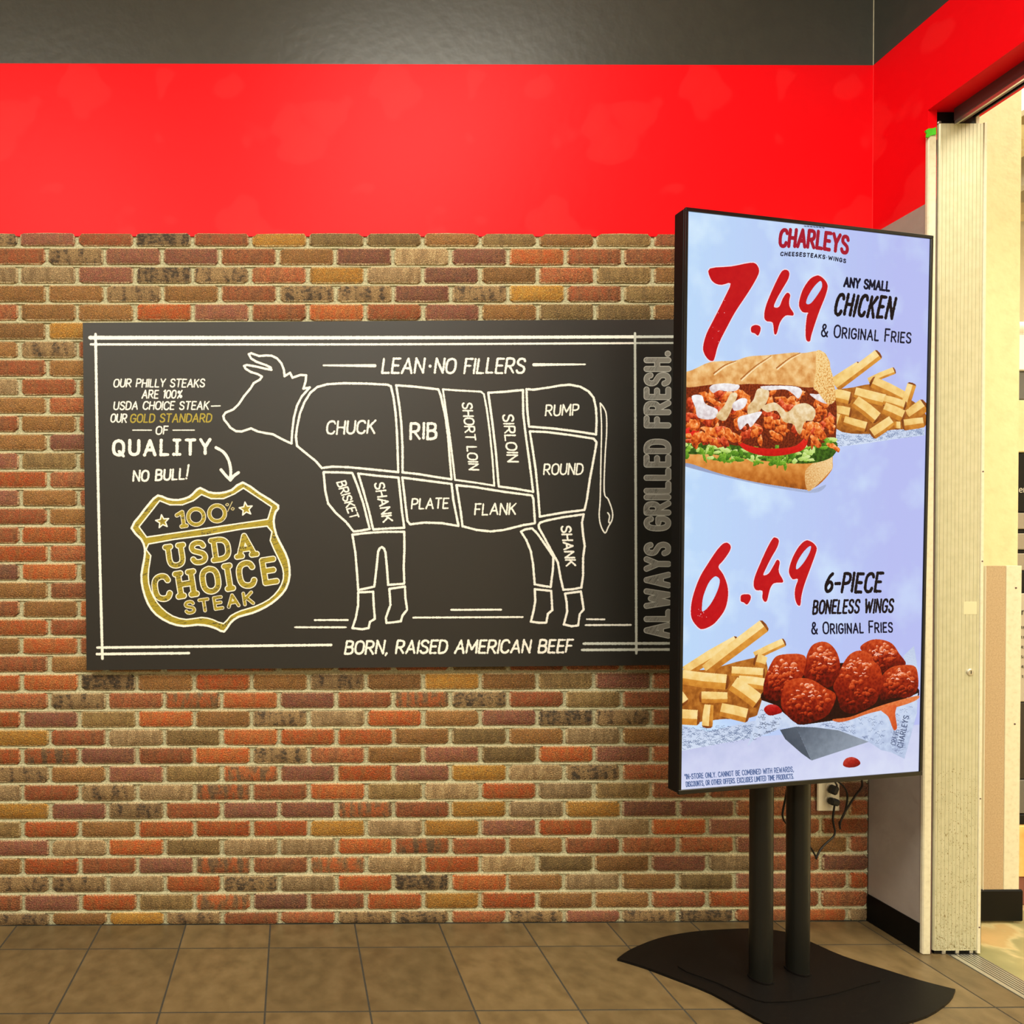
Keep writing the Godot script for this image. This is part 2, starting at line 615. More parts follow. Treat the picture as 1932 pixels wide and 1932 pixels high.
func build_back_wall() -> void:
	var w := structure("wall_back")
	part("plaster", box(Vector3(X_LEFT - 0.15, -0.12, -0.25), Vector3(2.62, Y_CEIL + 0.1, -0.0095)), M.plain_wall, w)
	part("red_band", box(Vector3(X_LEFT, Y_RED - 0.012, -0.0095), Vector3(CORNER_X + 0.02, Y_DARK, -0.001)), M.red, w, Vector3.ZERO, "glossy red painted band above the bricks")
	part("dark_band", box(Vector3(X_LEFT, Y_DARK, -0.0095), Vector3(CORNER_X + 0.02, Y_CEIL, -0.001)), M.dark, w, Vector3.ZERO, "charcoal painted band under the ceiling")
	# row 1 (second course) has its centre at photo row 1705, course 36 at 486
	var y1 := on_z(Vector2(0, 1704), 0).y
	var j_odd := on_z(Vector2(43.2, 1704), 0).x
	# mortar: a recessed bed and, on every course, a tooled joint that slopes out to the arris of the brick below
	var st := tool()
	st.set_smooth_group(-1)
	var x0 := X_LEFT
	var x1 := CORNER_X
	add_box(st, Vector3(x0, 0, -0.0095), Vector3(x1, Y_RED, -0.0062))
	var hb := 0.0585
	for row in 39:
		var yc := y1 + (row - 1) * PITCH_Y
		var top := yc + hb / 2
		var nxt := top + (PITCH_Y - hb)
		if nxt > Y_RED:
			break
		var prof := [Vector2(-0.0062, top - 0.002), Vector2(-0.0016, top), Vector2(-0.0046, top + 0.0045), Vector2(-0.0058, nxt)]
		var steps := 60
		for s in steps:
			var xa := lerpf(x0, x1, float(s) / steps)
			var xb := lerpf(x0, x1, float(s + 1) / steps)
			for k in 3:
				var p: Vector2 = prof[k]
				var q: Vector2 = prof[k + 1]
				var wa := 0.0009 * sin(s * 1.9 + row * 2.3 + k)
				var wb := 0.0009 * sin((s + 1) * 1.9 + row * 2.3 + k)
				var wc := 0.0009 * sin(s * 1.9 + row * 2.3 + k + 1) if k < 2 else 0.0
				var wd := 0.0009 * sin((s + 1) * 1.9 + row * 2.3 + k + 1) if k < 2 else 0.0
				quad(st, Vector3(xa, q.y, q.x + wc), Vector3(xb, q.y, q.x + wd), Vector3(xb, p.y, p.x + wb), Vector3(xa, p.y, p.x + wa))
	var mo := part("mortar", done(st), M.mortar, w)
	mo.set_meta("kind", "stuff")
	# bricks
	var bm := mat(Color.WHITE, 0.85, 0.0, 0.35)
	bm.albedo_texture = brick_atlas()
	bm.normal_enabled = true
	var bump := noise_tex(0.3, 2, [], 41, 512, true, 6.0)
	bm.normal_texture = bump
	bm.normal_scale = 0.35
	var full := []
	var by_kind := {}
	for cell in 96:
		var kd := KINDS[(cell * 9) / 96]
		if not by_kind.has(kd):
			by_kind[kd] = []
		by_kind[kd].append(cell)
		full.append(brick_mesh(cell, PITCH_X - 0.0125, hb, 0.0, 1.0))
	var rest := tool()
	var n_parts := 0
	var n_seen := 0
	var used := {}
	for row in 38:
		var yc := y1 + (row - 1) * PITCH_Y
		var bot := maxf(yc - hb / 2, 0.001)
		var top := minf(yc + hb / 2, Y_RED - 0.001)
		var codes: String = ROWS.get(row, "")
		var start := j_odd - PITCH_X if row % 2 == 1 else j_odd - PITCH_X * 0.52
		# joints before the frame's left edge go on to the left wall
		for i in range(-10, 17):
			var xa := start + i * PITCH_X + 0.00625
			var xb := xa + PITCH_X - 0.0125
			if xb < X_LEFT + 0.02 or xa > CORNER_X - 0.012:
				continue
			xa = maxf(xa, X_LEFT)
			xb = minf(xb, CORNER_X - 0.001)
			var kd: String
			if i >= 0 and i < codes.length():
				kd = codes[i]
			else:
				kd = "rRbmrgRxbr"[rng.randi() % 10]
			var pool: Array = by_kind[kd]
			used[kd] = used.get(kd, rng.randi() % 10) + 1
			var cell: int = pool[used[kd] % pool.size()]
			var w0 := xb - xa
			var h0 := top - bot
			var mesh: ArrayMesh = full[cell]
			if absf(w0 - (PITCH_X - 0.0125)) > 0.003 or absf(h0 - hb) > 0.002:
				mesh = brick_mesh(cell, w0, h0, 0.0, clampf(w0 / (PITCH_X - 0.0125), 0.2, 1.0))
			var at := Vector3((xa + xb) / 2 + rng.randf_range(-0.0012, 0.0012), (bot + top) / 2 + rng.randf_range(-0.0008, 0.0008), rng.randf_range(-0.0011, 0.0011))
			# in view: right of the frame's left edge and not behind the board
			var hidden := xb < -1.06 or (bot > 0.945 and top < 2.145 and xa > -0.725)
			if (row > 7 and xa > 1.36) or (row == 7 and xa > 1.5):
				hidden = true
			# slivers at the frame's edge, the board's edge and beside the screen
			if xb < -0.955 or (row > 13 and row < 33 and xa > -0.80) or (row > 7 and xa > 1.27):
				hidden = true
			n_seen += 0 if hidden else 1
			if hidden or n_parts >= 300:
				rest.append_from(mesh, 0, Transform3D(Basis(), at))
			else:
				part("brick", mesh, bm, w, at)
				n_parts += 1
	var rm := part("brick", rest.commit(), bm, w)
	rm.set_meta("kind", "stuff")
	print("brick parts ", n_parts, " of ", n_seen)

# ------------------------------------------------------------------ right wall with the opening
func build_right_wall() -> void:
	var w := structure("wall_right")
	var x := CORNER_X
	part("lower_paint", box(Vector3(x, 0, 0.0), Vector3(x + 0.032, Y_RED - 0.004, 0.190)), M.grey_paint, w, Vector3.ZERO, "grey painted strip below the red")
	part("red_band", box(Vector3(x, Y_RED - 0.004, 0.0), Vector3(x + 0.03, Y_HEAD, 0.1935)), M.red, w)
	part("red_header", box(Vector3(x, Y_HEAD, 0.0), Vector3(x + 0.205, Y_DARK, Z_FRONT)), M.red, w, Vector3.ZERO, "red header over the wide opening")
	part("dark_band", box(Vector3(x - 0.0004, Y_DARK, 0.0), Vector3(x + 0.205, Y_CEIL, Z_FRONT)), M.dark, w)
	part("jamb", box(Vector3(x, -0.02, 4.1), Vector3(x + 0.205, Y_HEAD, Z_FRONT)), M.grey_paint, w)
	part("corner_caulk", box(Vector3(x - 0.0016, Y_DARK, -0.001), Vector3(x, Y_CEIL, 0.0006)), M.trim, w, Vector3.ZERO, "thin pale caulk line in the corner")
	part("corner_caulk", box(Vector3(x - 0.0012, Y_RED, -0.001), Vector3(x, Y_DARK, 0.0004)), mat(c8(232, 40, 44), 0.6), w)
	var b := structure("baseboard_right")
	var st := tool()
	add_bevel(st, Vector3(x - 0.006, 0.001, 0.001), Vector3(x, 0.1, 0.189), 0.0015)
	part("cove_base", done(st), M.vinyl, b)
	var t := structure("trim_1", "")
	part("corner_bead", bevel(Vector3(x - 0.002, 0.0, 0.186), Vector3(x + 0.026, 2.705, 0.1985), 0.003), M.trim, t)
	part("edge_channel", bevel(Vector3(x + 0.0245, 0.0, 0.170), Vector3(x + 0.033, 2.69, 0.1935), 0.001), M.rail, t)
	# wall end behind the post: cream pier with a wainscot panel and a black base
	var p := structure("wall_pier")
	part("pier", bevel(Vector3(x + 0.034, 0.0, -2.0), Vector3(2.615, Y_CEIL, 0.012), 0.003), M.cream, p)
	var y_w := 1.29
	part("tan_board", bevel(Vector3(2.492, 0.118, 0.012), Vector3(2.5645, y_w, 0.0175), 0.001), M.tan_board, p, Vector3.ZERO, "tan speckled board strip")
	part("cream_board", bevel(Vector3(2.5655, 0.118, 0.012), Vector3(2.6215, y_w, 0.0175), 0.001), M.trim, p, Vector3.ZERO, "cream board strip with screw heads")
	part("board_edge", bevel(Vector3(2.4895, 0.118, 0.012), Vector3(2.4912, y_w, 0.019), 0.0004), M.white_plastic, p)
	for y: float in [1.21, 0.72]:
		part("screw", lathe([Vector2(0, 0.0022), Vector2(0.0028, 0.0018), Vector2(0.0032, 0.0)], 12), M.rail, p, Vector3(2.600, y, 0.0175))
	var b2 := structure("baseboard_pier")
	part("cove_base", bevel(Vector3(2.30, 0.006, 0.012), Vector3(2.634, 0.122, 0.0225), 0.005), M.vinyl, b2)

func build_shell() -> void:
	var c := structure("ceiling")
	part("slab", box(Vector3(X_LEFT - 0.15, Y_CEIL, -0.25), Vector3(CORNER_X + 0.205, Y_CEIL + 0.15, Z_FRONT + 0.15)), M.ceiling, c)
	var l := structure("wall_left")
	part("plaster", box(Vector3(X_LEFT - 0.15, -0.12, -0.25), Vector3(X_LEFT, Y_CEIL, Z_FRONT + 0.15)), M.plain_wall, l)
	var f := structure("wall_front")
	part("plaster", box(Vector3(X_LEFT - 0.15, -0.12, Z_FRONT), Vector3(CORNER_X + 0.205, Y_CEIL, Z_FRONT + 0.15)), M.plain_wall, f)

func build_mall() -> void:
	var fl := structure("mall_floor")
	var marble := textured(noise_tex(0.012, 5, [[0.0, c8(128, 124, 84)], [0.42, c8(150, 142, 98)], [0.52, c8(190, 172, 124)], [0.62, c8(178, 150, 100)], [1.0, c8(196, 160, 108)]], 61), 0.6, 0.3)
	part("stone_slab", box(Vector3(2.272, -0.12, -7), Vector3(9, -0.001, 7)), marble, fl)
	var c := structure("mall_ceiling")
	var deck := mat(c8(214, 198, 160), 0.8)
	var pale := mat(c8(226, 218, 198), 0.8)
	part("roof_deck", box(Vector3(2.3, 6.0, -7.2), Vector3(9.2, 6.15, 7.2)), deck, c)
	for k in 9:
		part("beam", box(Vector3(2.7 + k * 0.7, 5.6, -7), Vector3(2.82 + k * 0.7, 5.99, 7)), M.ceiling if k % 2 == 0 else deck, c)
	for k in 7:
		part("cross_beam", box(Vector3(2.3, 5.45, -6.6 + k * 1.3), Vector3(9, 5.59, -6.45 + k * 1.3)), M.cream if k % 2 == 0 else deck, c)
	for q: Array in [["mall_wall_end", Vector3(2.3, -0.1, -7.2), Vector3(9.2, 6.1, -7)], ["mall_wall_front", Vector3(2.3, -0.1, 7), Vector3(9.2, 6.1, 7.2)], ["mall_wall_far", Vector3(9, -0.1, -7.2), Vector3(9.2, 6.1, 7.2)], ["mall_wall_above", Vector3(2.1, Y_CEIL + 0.15, -7.2), Vector3(2.3, 6.1, 7.2)], ["mall_wall_side", Vector3(2.1, -0.1, Z_FRONT + 0.15), Vector3(2.296, Y_CEIL + 0.15, 7.2)], ["mall_wall_back", Vector3(2.1, -0.1, -7.2), Vector3(2.296, Y_CEIL + 0.15, -2.0)]]:
		var w := structure(q[0])
		part("plaster", box(q[1], q[2]), pale, w)

# ------------------------------------------------------------------ painter: flat print worked out as pixels
var img: Image
var to_tex: Callable
var tex_scale := 1.0   # texture pixels to a photo pixel

func rows_of(pts: PackedVector2Array, more: Array = []) -> Array:
	# [first row, array of sorted crossing arrays]
	var loops := [pts]
	loops.append_array(more)
	var lo := 1e9
	var hi := -1e9
	for l: PackedVector2Array in loops:
		for p in l:
			lo = minf(lo, p.y)
			hi = maxf(hi, p.y)
	var y0 := maxi(0, int(ceil(lo - 0.5)))
	var y1 := mini(img.get_height() - 1, int(ceil(hi - 0.5)) - 1)
	var rows := []
	for y in maxi(0, y1 - y0 + 1):
		rows.append([])
	for l: PackedVector2Array in loops:
		var n := l.size()
		for i in n:
			var a := l[i]
			var b := l[(i + 1) % n]
			if a.y > b.y:
				var t := a
				a = b
				b = t
			if b.y - a.y < 1e-6:
				continue
			var sl := (b.x - a.x) / (b.y - a.y)
			for y in range(maxi(y0, int(ceil(a.y - 0.5))), mini(y1, int(ceil(b.y - 0.5)) - 1) + 1):
				rows[y - y0].append(a.x + (y + 0.5 - a.y) * sl)
	for r: Array in rows:
		r.sort()
	return [y0, rows]

func fill(pts: PackedVector2Array, col: Color, target: Image = null, more: Array = []) -> void:
	var im := target if target else img
	var rr := rows_of(pts, more)
	var y: int = rr[0]
	for r: Array in rr[1]:
		for k in range(0, r.size() - 1, 2):
			var a := maxi(0, int(ceil(r[k] - 0.5)))
			var b := mini(im.get_width(), int(ceil(r[k + 1] - 0.5)))
			if b > a:
				im.fill_rect(Rect2i(a, y, b - a, 1), col)
		y += 1

# fill with a ramp of colours that follows a direction and a noise
func shade(pts: PackedVector2Array, ramp: Array, dir: Vector2, bias := 0.5, amp := 0.5, grain := noise_a, freq := 2.0, more: Array = []) -> void:
	var rr := rows_of(pts, more)
	var y: int = rr[0]
	var lo := pts[0]
	var hi := pts[0]
	for p in pts:
		lo = lo.min(p)
		hi = hi.max(p)
	var c := (lo + hi) / 2
	var sz := (hi - lo).max(Vector2.ONE)
	var off := rng.randi() % 262144
	var last := ramp.size() - 1
	var lut := PackedColorArray()
	for i in 64:
		var t := i / 63.0 * last
		var k := mini(int(t), last - 1)
		lut.append((ramp[k] as Color).lerp(ramp[k + 1], t - k))
	for r: Array in rr[1]:
		var ty := bias + (y - c.y) / sz.y * dir.y
		var ny := int(y * freq) * 512 + off
		for k in range(0, r.size() - 1, 2):
			var a := maxi(0, int(ceil(r[k] - 0.5)))
			var b := mini(img.get_width(), int(ceil(r[k + 1] - 0.5)))
			for x in range(a, b):
				var t := ty + (x - c.x) / sz.x * dir.x + (grain[(ny + int(x * freq)) & 262143] / 255.0 - 0.5) * amp
				img.set_pixel(x, y, lut[int(clampf(t, 0, 1) * 63.0)])
		y += 1

func tex_pts(photo: PackedVector2Array) -> PackedVector2Array:
	var out := PackedVector2Array()
	for p in photo:
		out.append(to_tex.call(p))
	return out

func curve(pts: PackedVector2Array, closed := false, per := 5) -> PackedVector2Array:
	var out := PackedVector2Array()
	var n := pts.size()
	for i in (n if closed else n - 1):
		var a := pts[posmod(i - 1, n)] if closed else pts[maxi(i - 1, 0)]
		var b := pts[i]
		var c := pts[(i + 1) % n]
		var d := pts[(i + 2) % n] if closed else pts[mini(i + 2, n - 1)]
		for k in per:
			out.append(b.cubic_interpolate(c, a, d, float(k) / per))
	if not closed:
		out.append(pts[n - 1])
	return out

# brush stroke along texture points; rough makes a chalky edge
func stroke(pts: PackedVector2Array, width: float, col: Color, rough := 0.0, target: Image = null, width_end := -1.0) -> void:
	var im := target if target else img
	var w1 := width if width_end < 0 else width_end
	var total := 0.0
	for i in pts.size() - 1:
		total += pts[i].distance_to(pts[i + 1])
	var run := 0.0
	var step := maxf(1.0, width * 0.22)
	for i in pts.size() - 1:
		var a := pts[i]
		var b := pts[i + 1]
		var len := a.distance_to(b)
		var n := maxi(1, int(ceil(len / step)))
		for k in n + 1:
			var t := float(k) / n
			var w := lerpf(width, w1, (run + len * t) / maxf(total, 0.001))
			var rad := w / 2 * (1.0 + rng.randf_range(-rough, rough * 0.6))
			var c := a.lerp(b, t)
			if rough > 0:
				c += Vector2(rng.randf_range(-1, 1), rng.randf_range(-1, 1)) * rough * w * 0.16
			dot(im, c, rad, col)
		run += len

func dot(im: Image, c: Vector2, r: float, col: Color) -> void:
	var y0 := maxi(0, int(ceil(c.y - r - 0.5)))
	var y1 := mini(im.get_height() - 1, int(floor(c.y + r - 0.5)))
	for y in range(y0, y1 + 1):
		var dy := y + 0.5 - c.y
		var h := sqrt(maxf(0.0, r * r - dy * dy))
		var a := maxi(0, int(ceil(c.x - h - 0.5)))
		var b := mini(im.get_width(), int(ceil(c.x + h - 0.5)))
		if b > a:
			im.fill_rect(Rect2i(a, y, b - a, 1), col)

func make_glyphs() -> void:
	var src := {
		"A": ".62|0,1 .31,0 .62,1;.1,.66 .52,.66", "B": ".52|0,0 0,1;~0,0 .26,0 .44,.08 .47,.23 .43,.39 .26,.47 0,.47;~0,.47 .3,.47 .48,.57 .52,.74 .48,.91 .3,1 0,1",
		"C": ".54|~.54,.2 .46,.05 .29,0 .1,.08 0,.3 0,.7 .1,.92 .29,1 .46,.95 .54,.8", "D": ".54|0,0 0,1;~0,0 .22,0 .42,.08 .54,.3 .54,.7 .42,.92 .22,1 0,1",
		"E": ".44|.44,0 0,0 0,1 .44,1;0,.48 .38,.48", "F": ".42|.42,0 0,0 0,1;0,.48 .36,.48",
		"G": ".56|~.54,.2 .46,.05 .29,0 .1,.08 0,.3 0,.7 .1,.92 .29,1 .46,.94 .56,.78;.56,.8 .56,.54 .32,.54", "H": ".52|0,0 0,1;.52,0 .52,1;0,.49 .52,.49",
		"I": ".02|.01,0 .01,1", "|": ".36|.18,0 .18,1;0,0 .36,0;0,1 .36,1", "K": ".52|0,0 0,1;.5,0 0,.58;.16,.42 .52,1", "L": ".42|0,0 0,1 .42,1", "M": ".72|0,1 .03,0 .36,.72 .69,0 .72,1", "N": ".54|0,1 0,0 .54,1 .54,0",
		"O": ".58|~.29,0 .1,.08 0,.3 0,.7 .1,.92 .29,1 .48,.92 .58,.7 .58,.3 .48,.08 .29,0", "P": ".5|0,1 0,0;~0,0 .28,0 .45,.08 .5,.26 .45,.44 .28,.53 0,.53",
		"Q": ".6|~.29,0 .1,.08 0,.3 0,.7 .1,.92 .29,1 .48,.92 .58,.7 .58,.3 .48,.08 .29,0;.32,.74 .6,1.08", "R": ".54|0,1 0,0;~0,0 .28,0 .45,.08 .5,.26 .45,.44 .28,.53 0,.53;.22,.53 .54,1",
		"S": ".5|~.48,.18 .41,.05 .25,0 .08,.06 .01,.22 .07,.38 .25,.48 .43,.59 .5,.77 .43,.94 .25,1 .08,.95 0,.82", "T": ".52|0,0 .52,0;.26,0 .26,1",
		"U": ".54|~0,0 0,.35 0,.68 .07,.91 .27,1 .47,.91 .54,.68 .54,.35 .54,0", "V": ".58|0,0 .29,1 .58,0", "W": ".86|0,0 .2,1 .43,.2 .66,1 .86,0", "X": ".54|0,0 .54,1;.54,0 0,1", "Y": ".56|0,0 .28,.52 .56,0;.28,.52 .28,1",
		"1": ".17|0,.17 .16,0 .16,1", "0": ".5|~.25,0 .08,.08 0,.3 0,.7 .08,.92 .25,1 .42,.92 .5,.7 .5,.3 .42,.08 .25,0",
		"6": ".5|~.4,.02 .2,.2 .05,.5 .02,.75 .12,.95 .27,1 .44,.9 .5,.72 .42,.54 .26,.48 .1,.58 .03,.72", "%": ".6|.52,0 .08,1;~.14,.08 .02,.2 .14,.36 .24,.2 .14,.08;~.48,.64 .36,.78 .48,.94 .58,.78 .48,.64",
		"&": ".62|~.6,1 .2,.44 .11,.22 .18,.05 .31,.02 .41,.14 .34,.33 .1,.53 .02,.74 .1,.94 .28,1 .46,.88 .6,.6", "-": ".3|0,.55 .3,.55", "_": ".7|0,.5 .7,.5", ".": ".04|.02,.97 .02,.98", ",": ".08|.07,.94 .0,1.14", "!": ".1|.1,-.35 .03,.7;.0,.96 .0,.98", "*": ".2|.1,0 .1,.3;0,.08 .2,.22;.2,.08 0,.22", "+": ".1|.05,.5 .05,.52",
	}
	for k: String in src:
		var s: PackedStringArray = src[k].split("|", true, 1)
		var strokes := []
		for q in s[1].split(";"):
			var sm := q.begins_with("~")
			if sm:
				q = q.substr(1)
			var pts := PackedVector2Array()
			for xy in q.split(" "):
				var v := xy.split(",")
				pts.append(Vector2(float(v[0]), float(v[1])))
			if sm:
				pts = curve(pts, false, 5)
			strokes.append(pts)
		glyphs[k] = [float(s[0]), strokes]

# letters along a photo-pixel baseline a-b with a cap height; returns strokes in texture points
func letters(text: String, a: Vector2, b: Vector2, cap: float, slant := 0.0, gap := 0.22, bow := 0.0, jit := 0.0, small := "", slab := 0.0) -> Array:
	var total := 0.0
	for i in text.length():
		total += (0.26 if text[i] == " " else glyphs[text[i]][0]) * (1.0 if small == "" or small[i] == "1" else 0.82) + (gap if i < text.length() - 1 else 0.0)
	var d := (b - a).normalized()
	var up := Vector2(d.y, -d.x)
	var sx := a.distance_to(b) / total
	var out := []
	var x := 0.0
	for i in text.length():
		var ch := text[i]
		if ch == " ":
			x += 0.26 * (1.0 if small == "" else 0.82) + gap
			continue
		var g: Array = glyphs[ch]
		var k := 1.0 if small == "" or small[i] == "1" else 0.82
		var dy := rng.randf_range(-jit, jit)
		var tilt := slant + rng.randf_range(-jit, jit) * 0.6
		var strokes: Array = g[1].duplicate()
		if slab > 0:
			for s: PackedVector2Array in g[1]:
				for e: Array in [[s[0], s[1]], [s[s.size() - 1], s[s.size() - 2]]]:
					var p: Vector2 = e[0]
					var q: Vector2 = e[1]
					if (p.y < 0.01 or p.y > 0.99) and absf(p.x - q.x) < absf(p.y - q.y) * 0.8:
						strokes.append(PackedVector2Array([p - Vector2(slab, 0), p + Vector2(slab, 0)]))
		for s: PackedVector2Array in strokes:
			var line := PackedVector2Array()
			for p in s:
				var px := x + p.x * k
				var h := (1.0 - p.y) * k + dy
				var at := a + d * ((px) * sx + h * tilt * cap) + up * (h * cap)
				var u := px / total
				at += up * (bow * 4.0 * u * (1.0 - u))
				line.append(to_tex.call(at))
			out.append(line)
		x += g[0] * k + gap
	return out

func write(text: String, a: Vector2, b: Vector2, cap: float, w: float, col: Color, rough := 0.0, slant := 0.0, gap := 0.22, bow := 0.0, jit := 0.0, small := "") -> void:
	for l: PackedVector2Array in letters(text, a, b, cap, slant, gap, bow, jit, small):
		stroke(l, w * tex_scale, col, rough)

func zwrite(o: Array, text: String, q: Array, cap: float, w: float, col: Color, rough := 0.0, slant := 0.0, gap := 0.22, bow := 0.0, jit := 0.0, small := "") -> void:
	var p := crop(o, q)
	write(text, p[0], p[1], cap / o[2], w, col, rough, slant, gap, bow / o[2], jit, small)

func zline(o: Array, flat: Array, w: float, col: Color, closed := false, rough := 0.22, w_end := -1.0, soft := true) -> void:
	var p := crop(o, flat)
	var q := curve(p, closed, 4) if soft and p.size() > 2 else p
	if closed:
		q.append(q[0])
	stroke(tex_pts(q), w * tex_scale, col, rough, null, w_end * tex_scale if w_end > 0 else -1.0)

# ------------------------------------------------------------------ the beef board
const BOARD_W := 2.438
const BOARD_H := 1.226
const BOARD_Z := 0.033
const BOARD_TURN := 0.0055

func build_board() -> void:
	var mid_left := Vector3(-0.7315, 1.5405, 0)
	var ax := Vector3(cos(BOARD_TURN), sin(BOARD_TURN), 0)
	var ay := Vector3(-sin(BOARD_TURN), cos(BOARD_TURN), 0)
	var centre := mid_left + ax * BOARD_W / 2
	var root := thing("beef_cut_board", "large black chalk-style board with a white cow diagram and gold shield on the bricks", "sign", Vector3(centre.x, centre.y, 0))
	root.rotation.z = BOARD_TURN
	part("panel", bevel(Vector3(-BOARD_W / 2, -BOARD_H / 2, 0.014), Vector3(BOARD_W / 2, BOARD_H / 2, BOARD_Z - 0.0012), 0.001), M.panel_edge, root)
	for x: float in [-0.9, 0.9]:
		part("hanging_cleat", bevel(Vector3(x - 0.15, 0.35, 0.0012), Vector3(x + 0.15, 0.42, 0.0145), 0.001), M.steel, root)
	var W := 4096
	var H := int(round(4096.0 * BOARD_H / BOARD_W / 2)) * 2
	to_tex = func(p: Vector2) -> Vector2:
		var q := on_z(p, BOARD_Z) - centre
		return Vector2((q.dot(ax) / BOARD_W + 0.5) * W, (0.5 - q.dot(ay) / BOARD_H) * H)
	tex_scale = W / BOARD_W * 0.0018825
	img = Image.create(W, H, false, Image.FORMAT_RGB8)
	img.fill(c8(35, 33, 29))
	# faint chalk dust left on the black print
	for k in 2600:
		var g := rng.randi_range(37, 52)
		stroke(PackedVector2Array([Vector2(rng.randf() * W, rng.randf() * H)]), 1.0, c8(g, g - 2, g - 6))
		dot(img, Vector2(rng.randf() * W, rng.randf() * H), rng.randf_range(0.7, 1.8), c8(g, g - 2, g - 6))
	draw_board()
	img.resize(W / 2, H / 2, Image.INTERPOLATE_BILINEAR)
	var m := mat(Color.WHITE, 0.5, 0.0, 0.45)
	m.albedo_texture = ImageTexture.create_from_image(img)
	m.texture_repeat = false
	part("printed_face", picture_mesh(BOARD_W, BOARD_H, 0.0012), m, root, Vector3(0, 0, BOARD_Z - 0.0012))

# a thin sheet facing +z with the picture on its front
func picture_mesh(w: float, h: float, t: float) -> ArrayMesh:
	var st := tool()
	st.set_smooth_group(-1)
	var v := func(x: float, y: float, z: float) -> void:
		st.set_uv(Vector2(clampf(x / w + 0.5, 0.0005, 0.9995), clampf(0.5 - y / h, 0.0005, 0.9995)))
		st.add_vertex(Vector3(x, y, z))
	var a := w / 2
	var b := h / 2
	for q: Array in [[[-a, b, t], [a, b, t], [a, -b, t], [-a, -b, t]], [[-a, b, 0], [-a, b, t], [-a, -b, t], [-a, -b, 0]], [[a, b, t], [a, b, 0], [a, -b, 0], [a, -b, t]], [[-a, b, 0], [a, b, 0], [a, b, t], [-a, b, t]], [[-a, -b, t], [a, -b, t], [a, -b, 0], [-a, -b, 0]]]:
		for k: int in [0, 1, 2, 0, 2, 3]:
			v.call(q[k][0], q[k][1], q[k][2])
	return done(st)

